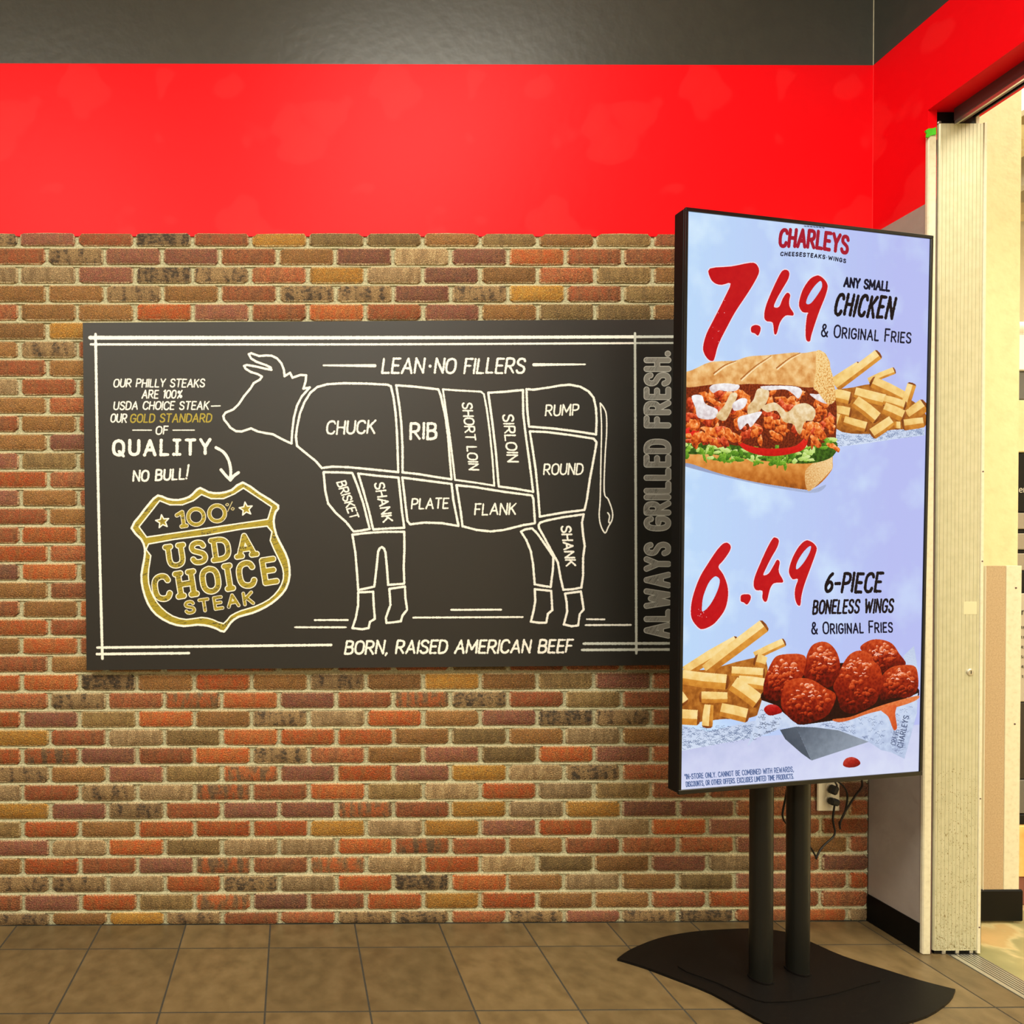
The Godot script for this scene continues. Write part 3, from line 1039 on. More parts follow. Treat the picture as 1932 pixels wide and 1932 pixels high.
func draw_board() -> void:
	var wh := c8(236, 234, 224)
	var grey := c8(196, 200, 190)
	var gold := c8(158, 142, 36)
	var z2 := [140.0, 600.0, 3.864]
	var z3 := [140.0, 880.0, 3.864]
	var z4 := [540.0, 650.0, 4.6]
	var z5 := [860.0, 600.0, 4.391]
	var z6 := [540.0, 950.0, 4.6]
	var z7 := [900.0, 920.0, 4.83]
	var P := [0.0, 0.0, 1.0]
	# black column behind the upright slogan
	fill(tex_pts(PackedVector2Array([Vector2(1203, 652), Vector2(1440, 650), Vector2(1440, 1210), Vector2(1204, 1210)])), c8(24, 23, 20))
	# frame rules
	zline(P, [170.5, 637.5, 700, 637.5, 1198, 635.8], 7.4, wh, false, 0.1, 6.0)
	zline(P, [1198, 635.8, 1442, 634.6], 5.2, grey, false, 0.1)
	zline(P, [172, 650, 700, 650, 1198, 647.6], 4.4, wh, false, 0.14, 4.0)
	zline(P, [1198, 647.6, 1442, 646.4], 3.6, grey, false, 0.14)
	zline(P, [180.9, 630.5, 186, 930, 193.8, 1242], 5.2, wh, false, 0.16)
	zline(P, [184, 1221.6, 625, 1216.5], 5.0, wh, false, 0.16)
	zline(P, [183.5, 1233.8, 357, 1232], 5.0, wh, false, 0.16)
	zline(P, [1100.8, 1214, 1442, 1213], 5.2, grey, false, 0.2)
	zline(P, [1097.7, 1226, 1442, 1224], 5.0, grey, false, 0.2)
	zline(P, [1197.6, 629, 1200.2, 1232.6], 4.8, grey, false, 0.12)
	# headings
	zline(z4, [325, 182, 770, 185], 3.4, wh, false, 0.12, 6.0)
	zline(z5, [645, 388, 1070, 385], 6.0, wh, false, 0.12, 3.2)
	write("LEAN", Vector2(721, 704), Vector2(798, 704), 27, 4.0, wh, 0.35, 0.14, 0.2, 0, 0.02)
	dot(img, to_tex.call(Vector2(811.5, 691)), 3.0 * tex_scale, wh)
	write("NO FILLERS", Vector2(820, 704), Vector2(988, 703.6), 27, 4.0, wh, 0.35, 0.14, 0.2, 0, 0.02)
	write("BORN, RAISED AMERICAN BEEF", Vector2(651, 1233), Vector2(1078, 1230.5), 23.5, 4.0, wh, 0.35, 0.16, 0.2, 0, 0.02)
	# left column
	zwrite(z2, "OUR PHILLY STEAKS", [290, 503, 948, 503], 56, 2.5, wh, 0.3, 0.14, 0.22, 0, 0.02)
	zwrite(z2, "ARE 100%", [497, 585, 785, 583], 56, 2.5, wh, 0.3, 0.14, 0.22, 0, 0.02)
	zwrite(z2, "USDA CHOICE STEAK", [290, 667, 978, 667], 56, 2.5, wh, 0.3, 0.14, 0.22, 0, 0.02)
	zline(z2, [1002, 643, 1066, 641], 2.4, wh, false, 0.2)
	zwrite(z2, "OUR", [268, 760, 380, 760], 58, 2.5, wh, 0.3, 0.14, 0.22, 0, 0.02)
	zwrite(z2, "GOLD STANDARD", [412, 760, 998, 757], 58, 2.5, gold, 0.3, 0.14, 0.22, 0, 0.02)
	zwrite(z2, "OF", [598, 848, 680, 846], 56, 2.6, wh, 0.3, 0.14, 0.22, 0, 0.02)
	zline(z2, [430, 818, 565, 818], 2.4, wh, false, 0.2)
	zline(z2, [722, 818, 878, 818], 2.4, wh, false, 0.2)
	zwrite(z2, "QUAL|TY", [290, 998, 990, 992], 104, 5.8, wh, 0.22, 0.02, 0.36, 0, 0.02)
	zwrite(z2, "NO BULL!", [432, 1190, 828, 1172], 74, 3.6, wh, 0.32, 0.12, 0.22, 0, 0.02)
	zline(z2, [1035, 945, 1090, 978, 1126, 1035, 1142, 1105, 1140, 1175], 5.6, wh, false, 0.16)
	zline(z2, [1072, 1106, 1108, 1150, 1140, 1182], 5.6, wh, false, 0.14)
	zline(z2, [1200, 1126, 1165, 1152, 1140, 1182], 5.6, wh, false, 0.14)
	# cow head
	zline(z2, [1585, 915, 1590, 830, 1602, 730, 1625, 640, 1660, 572, 1718, 507, 1672, 516, 1688, 462, 1692, 418, 1650, 416, 1592, 436, 1575, 400, 1535, 425, 1530, 380, 1512, 332, 1480, 295, 1440, 276, 1400, 274, 1350, 278, 1292, 258, 1274, 264, 1290, 295, 1330, 320, 1400, 345, 1434, 362, 1438, 378, 1390, 370, 1330, 355, 1260, 343, 1240, 350, 1250, 370, 1290, 395, 1340, 410, 1370, 428, 1355, 450, 1310, 475, 1288, 512, 1240, 570, 1200, 630, 1160, 668, 1105, 690, 1088, 715, 1095, 742, 1120, 772, 1140, 800, 1180, 825, 1222, 828, 1290, 805, 1340, 828, 1400, 840, 1450, 848, 1500, 875, 1550, 900], 4.4, wh, true, 0.14, -1.0, false)
	# cuts
	var w := 4.4
	zline(z4, [95, 880, 85, 800, 95, 720, 120, 600, 160, 500, 210, 420, 270, 370, 360, 345, 500, 337, 700, 340, 880, 350, 908, 362, 930, 450, 950, 600, 962, 780, 968, 950, 972, 1108, 850, 1095, 700, 1080, 540, 1065, 400, 1060, 310, 1072, 255, 1010, 180, 950], w, wh, true, 0.2, -1.0, false)
	zline(z4, [955, 355, 1100, 365, 1320, 390, 1340, 440, 1380, 620, 1405, 800, 1420, 1000, 1435, 1170, 1300, 1150, 1150, 1125, 1010, 1110, 1010, 900, 1000, 700, 985, 550], w, wh, true, 0.2, -1.0, false)
	zline(z4, [1360, 390, 1500, 400, 1690, 410, 1715, 432, 1740, 560, 1765, 750, 1790, 1000, 1805, 1225, 1650, 1200, 1465, 1175, 1445, 1000, 1420, 800, 1390, 600], w * 0.85, wh, true, 0.2, -1.0, false)
	zline(z5, [268, 620, 400, 612, 555, 597, 558, 800, 582, 1000, 610, 1200, 640, 1440, 500, 1415, 355, 1395, 330, 1100, 300, 850], w, wh, true, 0.2, -1.0, false)
	zline(z5, [585, 590, 640, 595, 780, 575, 860, 560, 940, 553, 1030, 570, 1100, 610, 1140, 660, 1160, 750, 1165, 850, 1160, 965, 1000, 940, 800, 915, 605, 900, 590, 750], w, wh, true, 0.2, -1.0, false)
	zline(z5, [612, 940, 750, 945, 950, 970, 1140, 1000, 1165, 1030, 1150, 1120, 1110, 1330, 1085, 1500, 1065, 1590, 900, 1610, 695, 1645, 680, 1450, 660, 1250, 630, 1050], w, wh, true, 0.2, -1.0, false)
	zline(z5, [5, 1385, 150, 1400, 400, 1440, 630, 1470, 642, 1500, 655, 1700, 560, 1715, 400, 1755, 290, 1768, 170, 1755, 55, 1725, 40, 1600], w, wh, true, 0.2, -1.0, false)
	zline(z4, [1008, 1155, 1200, 1180, 1435, 1210, 1450, 1350, 1495, 1575, 1350, 1550, 1200, 1545, 1075, 1560, 1052, 1530, 1025, 1300], w, wh, true, 0.2, -1.0, false)
	zline(z4, [325, 1108, 450, 1110, 575, 1115, 620, 1230, 670, 1380, 725, 1600, 650, 1615, 585, 1622, 520, 1540, 430, 1460, 365, 1380, 340, 1270], w, wh, true, 0.2, -1.0, false)
	zline(z4, [625, 1120, 800, 1140, 975, 1155, 990, 1300, 1005, 1450, 1025, 1590, 900, 1595, 755, 1605, 720, 1450, 670, 1270], w, wh, true, 0.2, -1.0, false)
	zline(z6, [575, 270, 700, 255, 860, 245, 1025, 245, 1026, 400, 1020, 550, 1025, 695, 960, 700, 885, 705, 875, 560, 862, 425, 850, 392, 830, 377, 810, 390, 798, 420, 785, 550, 765, 720, 700, 735, 625, 750, 615, 600, 600, 420], w, wh, true, 0.2, -1.0, false)
	zline(z6, [625, 770, 755, 765, 760, 880, 770, 1000, 728, 1025, 715, 1080, 660, 1090, 575, 1080, 605, 990, 625, 880], w, wh, true, 0.2, -1.0, false)
	zline(z6, [895, 740, 1030, 720, 1035, 820, 1050, 920, 1010, 970, 995, 1020, 930, 1030, 870, 1035, 865, 990, 905, 880, 900, 800], w, wh, true, 0.2, -1.0, false)
	zline(z7, [400, 400, 440, 380, 500, 370, 550, 420, 620, 520, 695, 630, 690, 750, 670, 905, 600, 895, 525, 880, 510, 700, 490, 580, 450, 480], w, wh, true, 0.2, -1.0, false)
	zline(z7, [560, 340, 575, 318, 640, 298, 780, 270, 970, 243, 955, 320, 965, 430, 980, 530, 965, 640, 965, 800, 950, 910, 870, 925, 785, 930, 760, 820, 735, 680, 680, 580, 610, 450, 565, 370], w, wh, true, 0.2, -1.0, false)
	zline(z7, [525, 925, 675, 940, 680, 1030, 685, 1115, 645, 1150, 630, 1230, 560, 1230, 490, 1220, 515, 1120, 530, 1030], w, wh, true, 0.2, -1.0, false)
	zline(z7, [800, 965, 945, 945, 960, 1040, 970, 1110, 935, 1150, 920, 1255, 860, 1262, 790, 1245, 820, 1130, 815, 1040], w, wh, true, 0.2, -1.0, false)
	zline(z5, [1195, 705, 1228, 750, 1246, 810, 1248, 950, 1235, 1150, 1228, 1440, 1260, 1500, 1290, 1580, 1298, 1640, 1285, 1690, 1265, 1690, 1272, 1640, 1256, 1612], 2.8, wh, false, 0.2)
	zline(z5, [1285, 1690, 1262, 1730, 1235, 1780, 1200, 1720, 1186, 1630, 1195, 1500, 1200, 1200, 1206, 900, 1195, 705], 2.8, wh, false, 0.2)
	# ground rules
	zline(z6, [250, 1010, 535, 1010], 3.6, wh, false, 0.3)
	zline(z6, [75, 1073, 520, 1073], 3.6, wh, false, 0.3)
	zline(P, [780, 1165, 986, 1164], 3.6, wh, false, 0.3)
	zline(z6, [1430, 922, 1865, 920], 3.6, wh, false, 0.3)
	zline(z7, [985, 1252, 1400, 1250], 3.6, wh, false, 0.3)
	zline(z7, [1000, 1198, 1160, 1200], 3.2, wh, false, 0.3)
	# names of the cuts
	zwrite(z4, "CHUCK", [352, 775, 765, 770], 108, 3.6, wh, 0.32, 0.12, 0.2, 0, 0.02)
	zwrite(z4, "RIB", [1080, 822, 1300, 815], 132, 4.8, wh, 0.35, 0.06, 0.24, 0, 0.02)
	zwrite(z4, "SHORT LOIN", [1528, 510, 1588, 1086], 82, 3.0, wh, 0.32, 0.12, 0.2, 0, 0.02)
	zwrite(z5, "SIRLOIN", [388, 805, 432, 1190], 84, 3.2, wh, 0.32, 0.12, 0.2, 0, 0.02)
	zwrite(z5, "RUMP", [742, 810, 1010, 805], 86, 3.0, wh, 0.32, 0.12, 0.2, 0, 0.02)
	zwrite(z5, "ROUND", [727, 1298, 1045, 1293], 86, 3.0, wh, 0.32, 0.12, 0.2, 0, 0.02)
	zwrite(z5, "FLANK", [157, 1630, 492, 1625], 90, 3.2, wh, 0.32, 0.12, 0.2, 0, 0.02)
	zwrite(z4, "PLATE", [1088, 1425, 1402, 1420], 86, 3.0, wh, 0.32, 0.1, 0.2, 0, 0.02)
	zwrite(z4, "BRISKET", [442, 1200, 560, 1515], 74, 2.9, wh, 0.3, 0.12, 0.2, 0, 0.02)
	zwrite(z4, "SHANK", [766, 1208, 846, 1540], 80, 3.2, wh, 0.32, 0.12, 0.2, 0, 0.02)
	zwrite(z7, "SHANK", [766, 355, 812, 712], 84, 3.4, wh, 0.32, 0.12, 0.2, 0, 0.02)
	# upright slogan: outlined letters with a hatched filling
	var W := img.get_width()
	var H := img.get_height()
	var mask := Image.create(W, H, false, Image.FORMAT_RGBA8)
	var hatch := Image.create(W, H, false, Image.FORMAT_RGB8)
	var region := Rect2i(3000, 0, W - 3000, H)
	hatch.fill_rect(region, c8(140, 138, 130))
	for k in 5200:
		var p := Vector2(rng.randf_range(3020, 3400), rng.randf_range(60, H - 60))
		var g := rng.randi_range(70, 180)
		stroke(PackedVector2Array([p, p + Vector2(14, -22) * rng.randf_range(0.5, 1.6)]), 1.6, c8(g, g, g - 5), 0, hatch)
	var ls := letters("ALWAYS GRILLED FRESH.", Vector2(1260.5, 1199), Vector2(1260.5, 667), 41, 0.0, 0.36, 0, 0.0, "", 0.0)
	for l: PackedVector2Array in ls:
		stroke(l, 11.5 * tex_scale, c8(196, 196, 188))
	for l: PackedVector2Array in ls:
		stroke(l, 8.6 * tex_scale, Color.WHITE, 0, mask)
	img.blit_rect_mask(hatch, mask, region, region.position)
	# shield
	mask.fill(Color(0, 0, 0, 0))
	var gold_img := Image.create(W, H, false, Image.FORMAT_RGB8)
	var gr := Rect2i(100, 900, 1300, H - 900)
	gold_img.fill_rect(gr, gold)
	for k in 7000:
		var p := Vector2(rng.randf_range(120, 1300), rng.randf_range(900, H))
		var t := rng.randf()
		var l := rng.randf_range(8, 46)
		stroke(PackedVector2Array([p, p + Vector2(l, l * -0.32)]), rng.randf_range(1.0, 3.2), gold.lerp(c8(52, 46, 24), t * t), 0.3, gold_img)
	for k in 60:
		var p := Vector2(rng.randf_range(120, 1300), rng.randf_range(900, H))
		for q in 26:
			dot(gold_img, p + Vector2(rng.randfn() * 26, rng.randfn() * 9), rng.randf_range(1.5, 5), gold.lerp(c8(46, 42, 26), rng.randf_range(0.4, 0.9)))
	var outer := curve(crop(z3, [1230, 117, 1350, 195, 1488, 285, 1470, 330, 1455, 400, 1475, 500, 1520, 590, 1560, 680, 1572, 790, 1545, 890, 1480, 965, 1400, 1022, 1300, 1068, 1200, 1095, 1140, 1140, 1095, 1203, 1040, 1182, 980, 1162, 900, 1153, 800, 1163, 700, 1140, 600, 1080, 540, 1000, 502, 890, 492, 790, 512, 680, 517, 600, 490, 530, 420, 450, 480, 360, 550, 270, 612, 212, 680, 236, 760, 245, 840, 222, 880, 186, 920, 157, 980, 187, 1060, 195, 1150, 172]), true, 2)
	var upper := crop(z3, [1235, 158, 1440, 295, 1412, 385, 530, 515, 475, 440, 550, 345, 625, 250, 700, 280, 790, 280, 870, 250, 930, 205, 1000, 235, 1090, 235, 1170, 200])
	var lower := curve(crop(z3, [545, 565, 976, 500, 1408, 435, 1430, 540, 1480, 650, 1520, 740, 1525, 820, 1490, 900, 1420, 970, 1320, 1020, 1220, 1050, 1140, 1090, 1090, 1145, 1010, 1115, 930, 1100, 820, 1115, 720, 1090, 640, 1030, 580, 950, 545, 850, 545, 750, 560, 650]), true, 2)
	fill(tex_pts(outer), Color.WHITE, mask)
	img.blit_rect_mask(gold_img, mask, gr, gr.position)
	fill(tex_pts(upper), c8(28, 26, 22))
	fill(tex_pts(lower), c8(28, 26, 22))
	for o: PackedVector2Array in [outer, upper, lower]:
		var l := tex_pts(o)
		l.append(l[0])
		stroke(l, (4.2 if o == outer else 2.7) * tex_scale, wh, 0.12)
	mask.fill(Color(0, 0, 0, 0))
	var raised := func(text: String, q: Array, cap: float, wide: float, slab: float, gap: float, line := 1.9) -> void:
		var p := crop(z3, q)
		var strokes := letters(text, p[0], p[1], cap / z3[2], 0.0, gap, 0, 0.0, "", slab)
		for l: PackedVector2Array in strokes:
			stroke(l, (wide + line * 2) * tex_scale, wh)
		for l: PackedVector2Array in strokes:
			stroke(l, wide * tex_scale, Color.WHITE, 0, mask)
	raised.call("USDA", [704, 728, 1314, 640], 142, 8.2, 0.1, 0.44)
	raised.call("CHOICE", [606, 972, 1476, 836], 164, 8.8, 0.1, 0.44)
	raised.call("STEAK", [822, 1070, 1306, 996], 80, 4.6, 0.0, 0.4, 1.2)
	raised.call("1", [762, 440, 805, 434], 102, 6.0, 0.07, 0.3, 1.2)
	for c: Vector2 in [Vector2(890, 367), Vector2(1043, 342)]:
		var ring := PackedVector2Array()
		for k in 37:
			ring.append(to_tex.call(crop(z3, [c.x + 57 * cos(TAU * k / 36), c.y + 57 * sin(TAU * k / 36)])[0]))
		stroke(ring, 8.4 * tex_scale, wh)
		stroke(ring, 6.0 * tex_scale, Color.WHITE, 0, mask)
	for c: Vector2 in [Vector2(645, 402), Vector2(1253, 310)]:
		var star := PackedVector2Array()
		for k in 11:
			var r := 50.0 if k % 2 == 0 else 22.0
			var a := -PI / 2 - 0.14 + TAU * k / 10
			star.append(to_tex.call(crop(z3, [c.x + r * cos(a), c.y + r * sin(a)])[0]))
		fill(star, Color.WHITE, mask)
		stroke(star, 2.6 * tex_scale, wh)
	img.blit_rect_mask(gold_img, mask, gr, gr.position)
	for c: Vector2 in [Vector2(645, 402), Vector2(1253, 310)]:
		var star := PackedVector2Array()
		for k in 11:
			var r := 50.0 if k % 2 == 0 else 22.0
			var a := -PI / 2 - 0.14 + TAU * k / 10
			star.append(to_tex.call(crop(z3, [c.x + r * cos(a), c.y + r * sin(a)])[0]))
		stroke(star, 2.4 * tex_scale, wh)
	zwrite(z3, "%", [1112, 330, 1172, 320], 64, 1.8, c8(190, 180, 130))

# ------------------------------------------------------------------ the screen
var scr_tl := Vector3(1.1128, 2.2858, 0.4927)
var scr_w := 0.8483
var scr_h := 1.6347
var scr_x: Vector3
var scr_y: Vector3
var scr_n: Vector3

func build_display() -> void:
	# the pane's axes come from the convergence of its edges in the photograph
	scr_x = Vector3(0.9845, 0.0013, -0.1753).normalized()
	scr_y = Vector3(0.0055, 0.9999, 0.0118)
	scr_y = (scr_y - scr_x * scr_y.dot(scr_x)).normalized()
	scr_n = scr_x.cross(scr_y)
	var centre := scr_tl + scr_x * scr_w / 2 - scr_y * scr_h / 2
	var root := thing("advertising_display", "tall portrait advertising screen with red prices on the black pole stand", "screen", centre)
	root.basis = Basis(scr_x, scr_y, scr_n)
	var a := scr_w / 2
	var b := scr_h / 2
	var e := 0.010
	# local z = 0 is the picture plane
	part("housing", bevel(Vector3(-a - e, -b - e, -0.040), Vector3(a + e, b + e, -0.003), 0.003), M.black, root)
	part("rear_cover", bevel(Vector3(-a * 0.7, -b * 0.75, -0.058), Vector3(a * 0.7, b * 0.75, -0.038), 0.006), M.black, root)
	var bz := mat(c8(12, 12, 12), 0.3, 0.0, 0.35)
	part("bezel", bevel(Vector3(-a - e, b, -0.004), Vector3(a + e, b + e, 0.002), 0.0012), bz, root)
	part("bezel", bevel(Vector3(-a - e, -b - e * 1.3, -0.004), Vector3(a + e, -b, 0.002), 0.0012), bz, root)
	part("bezel", bevel(Vector3(-a - e, -b, -0.004), Vector3(-a, b, 0.002), 0.0012), bz, root)
	part("bezel", bevel(Vector3(a, -b, -0.004), Vector3(a + e, b, 0.002), 0.0012), bz, root)
	var W := 1064
	var H := 2048
	to_tex = func(p: Vector2) -> Vector2:
		var d := ray(p)
		var t := (scr_tl - EYE).dot(scr_n) / d.dot(scr_n)
		var q := EYE + d * t - scr_tl
		return Vector2(q.dot(scr_x) / scr_w * W, -q.dot(scr_y) / scr_h * H)
	tex_scale = W / 455.0
	img = Image.create(W, H, false, Image.FORMAT_RGB8)
	draw_screen()
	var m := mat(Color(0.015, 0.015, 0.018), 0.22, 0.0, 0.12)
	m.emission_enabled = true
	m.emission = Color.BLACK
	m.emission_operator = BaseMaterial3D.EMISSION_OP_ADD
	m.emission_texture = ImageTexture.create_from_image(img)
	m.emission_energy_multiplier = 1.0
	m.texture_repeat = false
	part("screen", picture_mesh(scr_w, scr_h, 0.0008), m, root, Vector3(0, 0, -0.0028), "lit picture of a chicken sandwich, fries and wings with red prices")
	var glow := OmniLight3D.new()
	glow.name = "screen_glow"
	glow.light_color = Color(0.78, 0.85, 1.0)
	glow.light_energy = 0.05
	glow.light_size = 0.35
	glow.omni_range = 12.0
	glow.omni_attenuation = 2.0
	glow.shadow_enabled = true
	glow.position = Vector3(0, 0, 0.45)
	root.add_child(glow)

func zshade(o: Array, flat: Array, ramp: Array, dir: Vector2, bias := 0.5, amp := 0.5, grain := noise_a, freq := 2.0, soft := true) -> void:
	var p := crop(o, flat)
	shade(tex_pts(curve(p, true, 4) if soft else p), ramp, dir, bias, amp, grain, freq)

func fry(o: Array, x0: float, y0: float, x1: float, y1: float, w: float, deep := 0.0) -> void:
	var d := Vector2(x1 - x0, y1 - y0).normalized()
	var n := Vector2(d.y, -d.x)
	if n.y > 0:
		n = -n
	var a := Vector2(x0, y0)
	var b := Vector2(x1, y1)
	var lit := [c8(222, 164, 78), c8(246, 208, 128), c8(255, 234, 176)]
	var side := [c8(166, 92, 28), c8(214, 142, 52), c8(238, 178, 84)]
	var end := [c8(92, 40, 14), c8(140, 74, 28), c8(182, 112, 54)]
	var h := w / 2
	var ha := h * rng.randf_range(0.82, 1.0)
	var k := h * rng.randf_range(-0.45, -0.1)
	var mid := (a + b) / 2 + n * h * rng.randf_range(-0.12, 0.12)
	var body := [a + n * ha, mid + n * h, b + n * h, b + n * k, mid + n * k, a + n * k]
	var lowr := [a + n * k, mid + n * k, b + n * k, b - n * h, mid - n * h, a - n * ha]
	var cap := [b + n * h, b + n * h * 0.75 + d * h * 0.3, b + d * h * 0.42, b - n * h * 0.75 + d * h * 0.3, b - n * h, b + n * k * 0.6]
	for q: Array in [[lowr, side, 0.5 - deep], [body, lit, 0.6 - deep], [cap, end, 0.5]]:
		var flat := []
		for p: Vector2 in q[0]:
			flat.append_array([p.x, p.y])
		zshade(o, flat, q[1], Vector2(0.25, -0.25), q[2], 0.5, noise_a, 0.8, false)

func blob(c: Vector2, rx: float, ry: float, turn: float, rag := 0.22, n := 11) -> PackedVector2Array:
	var out := PackedVector2Array()
	for k in n:
		var a := TAU * k / n
		var r := 1.0 + rng.randf_range(-rag, rag)
		out.append(c + Vector2(cos(a) * rx * r, sin(a) * ry * r).rotated(turn))
	return curve(out, true, 3)

func scribble(o: Array, quad_: Array, n: int, col: Color) -> void:
	# doodles and lettering on greaseproof paper
	var p := crop(o, quad_)
	for k in n:
		var u := rng.randf()
		var v := rng.randf()
		var c := p[0].lerp(p[1], u).lerp(p[3].lerp(p[2], u), v)
		var l := PackedVector2Array()
		for q in 5:
			l.append(to_tex.call(c + Vector2(q * 1.6 - 3.2, rng.randf_range(-2.0, 2.0))))
		stroke(curve(l, false, 3), 0.55 * tex_scale, col)

func draw_screen() -> void:
	var A := [1260.0, 380.0, 3.715]
	var B := [1270.0, 640.0, 3.864]
	var C := [1270.0, 980.0, 3.864]
	var D := [1260.0, 1160.0, 3.864]
	var W := img.get_width()
	var H := img.get_height()
	# backdrop of the advertisement: pale blue with screen glare painted in as soft patches, lavender to the right
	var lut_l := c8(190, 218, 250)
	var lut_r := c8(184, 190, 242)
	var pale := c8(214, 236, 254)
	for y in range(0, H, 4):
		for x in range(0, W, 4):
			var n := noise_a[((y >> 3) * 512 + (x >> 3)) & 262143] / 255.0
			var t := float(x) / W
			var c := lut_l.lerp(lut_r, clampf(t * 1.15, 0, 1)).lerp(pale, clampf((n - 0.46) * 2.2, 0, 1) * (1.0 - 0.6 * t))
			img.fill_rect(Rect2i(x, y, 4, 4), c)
	var low := crop(D, [80, 930, 1840, 800, 1840, 1160, 80, 1290])
	shade(tex_pts(low), [c8(176, 182, 222), c8(206, 210, 240), c8(226, 232, 250)], Vector2(0.1, 0.35), 0.55, 0.25, noise_a, 0.4)
	var red := c8(196, 20, 26)
	var navy := c8(22, 20, 40)
	var ink := c8(26, 16, 18)
	# logo
	for k in 7:
		zline(A, [962 + k * 21, 172 + k * 1.8, 974 + k * 21, 174 + k * 1.8], 1.6, c8(70, 90, 110), false, 0.0)
	zwrite(A, "CHARLEYS", [788, 314, 1260, 364], 114, 6.0, c8(168, 26, 46), 0.0, 0.0, 0.26, 17)
	zwrite(A, "CHEESESTEAKS+WINGS", [796, 380, 1250, 430], 24, 1.6, navy, 0.0, 0.0, 0.4, 14)
	# prices
	var halo := c8(244, 226, 236)
	var prices := [
		[A, [300, 470, 450, 455, 580, 430, 625, 440, 645, 490, 615, 560, 560, 650, 480, 770, 420, 880, 360, 1000, 335, 1090, 320, 1118, 290, 1108, 262, 1070, 252, 1020, 275, 930, 330, 820, 400, 680, 445, 575, 380, 585, 330, 570, 300, 530], []],
		[A, [590, 880, 620, 865, 650, 875, 655, 900, 638, 940, 615, 925, 590, 915], []],
		[A, [830, 478, 855, 495, 850, 540, 810, 610, 770, 680, 748, 738, 785, 738, 810, 680, 840, 640, 862, 655, 855, 700, 860, 740, 885, 780, 880, 800, 830, 800, 790, 850, 768, 925, 750, 925, 740, 850, 700, 840, 680, 810, 690, 740, 720, 660, 760, 570, 800, 495], []],
		[A, [1065, 520, 1100, 545, 1125, 590, 1110, 660, 1070, 760, 1035, 860, 1010, 940, 1000, 980, 975, 970, 970, 900, 980, 800, 990, 780, 950, 775, 925, 735, 930, 680, 955, 610, 1000, 545, 1040, 522], [1080, 560, 1085, 600, 1050, 660, 1005, 715, 975, 715, 985, 670, 1020, 610, 1060, 565]],
		[C, [400, 170, 425, 195, 415, 235, 370, 300, 335, 345, 370, 400, 400, 480, 405, 560, 385, 650, 340, 720, 290, 770, 220, 800, 180, 780, 140, 720, 135, 640, 155, 540, 200, 420, 260, 320, 320, 230, 365, 180], [320, 415, 345, 440, 335, 500, 300, 580, 260, 640, 220, 672, 215, 640, 225, 560, 260, 470, 295, 425]],
		[C, [500, 555, 530, 545, 565, 550, 570, 580, 545, 620, 520, 605, 498, 595], []],
		[C, [750, 132, 775, 150, 765, 200, 720, 280, 685, 350, 662, 405, 700, 395, 735, 340, 762, 295, 782, 310, 775, 360, 780, 395, 805, 440, 800, 460, 740, 465, 710, 510, 690, 590, 670, 598, 655, 570, 655, 520, 610, 515, 592, 480, 600, 420, 640, 320, 690, 210, 730, 140], []],
		[C, [990, 153, 1030, 175, 1052, 210, 1040, 260, 1000, 370, 960, 480, 940, 560, 932, 625, 910, 620, 893, 570, 895, 500, 915, 435, 875, 435, 850, 390, 855, 340, 880, 270, 920, 200, 960, 160], [1010, 195, 1000, 240, 960, 310, 915, 360, 900, 355, 910, 310, 945, 250, 985, 205]],
	]
	for q: Array in prices:
		var o := tex_pts(curve(crop(q[0], q[1]), true, 3))
		var loop := o.duplicate()
		loop.append(loop[0])
		stroke(loop, 3.0 * tex_scale, halo)
		var holes := []
		if not (q[2] as Array).is_empty():
			holes.append(tex_pts(curve(crop(q[0], q[2]), true, 3)))
		shade(o, [c8(176, 8, 18), red, c8(208, 34, 30)], Vector2(0.1, -0.1), 0.5, 0.35, noise_a, 1.0, holes)
	for k in 26:
		var o: Array = [A, C][k % 2]
		var p := Vector2(rng.randf_range(280, 420), rng.randf_range(640, 1000)) if k % 2 == 0 else Vector2(rng.randf_range(180, 270), rng.randf_range(640, 730))
		dot(img, to_tex.call(crop(o, [p.x, p.y])[0]), rng.randf_range(0.4, 1.2) * tex_scale * 0.7, c8(238, 190, 196))
	zwrite(A, "ANY SMALL", [1240, 594, 1556, 626], 60, 3.6, navy, 0.0, 0.0, 0.24)
	zwrite(A, "CHICKEN", [1172, 792, 1574, 816], 142, 5.4, ink, 0.22, 0.16, 0.34, 0, 0.03)
	zwrite(A, "& ORIGINAL FRIES", [1080, 944, 1708, 992], 84, 2.8, navy, 0.0, 0.0, 0.24, 0, 0, "1110000000010000")
	zwrite(C, "6-PIECE", [1110, 528, 1516, 524], 132, 5.2, ink, 0.22, 0.16, 0.26, 0, 0.03)
	zwrite(C, "BONELESS WINGS", [1024, 686, 1604, 674], 92, 3.6, ink, 0.2, 0.14, 0.28, 0, 0.02)
	zwrite(C, "& ORIGINAL FRIES", [1016, 834, 1606, 820], 82, 2.8, navy, 0.0, 0.0, 0.24, 0, 0, "1110000000010000")
	var small := c8(84, 104, 150)
	zwrite(D, "*IN-STORE ONLY. CANNOT BE COMBINED WITH REWARDS,", [130, 1198, 922, 1142], 35, 1.3, small, 0.0, 0.0, 0.26)
	zwrite(D, "DISCOUNTS, OR OTHER OFFERS. EXCLUDES LIMITED TIME PRODUCTS.", [140, 1253, 922, 1193], 35, 1.3, small, 0.0, 0.0, 0.26)
	# ---- sandwich and fries
	var paper := [c8(168, 182, 214), c8(206, 218, 240), c8(232, 240, 252)]
	zshade(B, [1180, 640, 1500, 640, 1838, 620, 1838, 700, 1600, 730, 1400, 762, 1190, 785], paper, Vector2(0, 0.3), 0.5, 0.5, noise_b, 1.0, false)
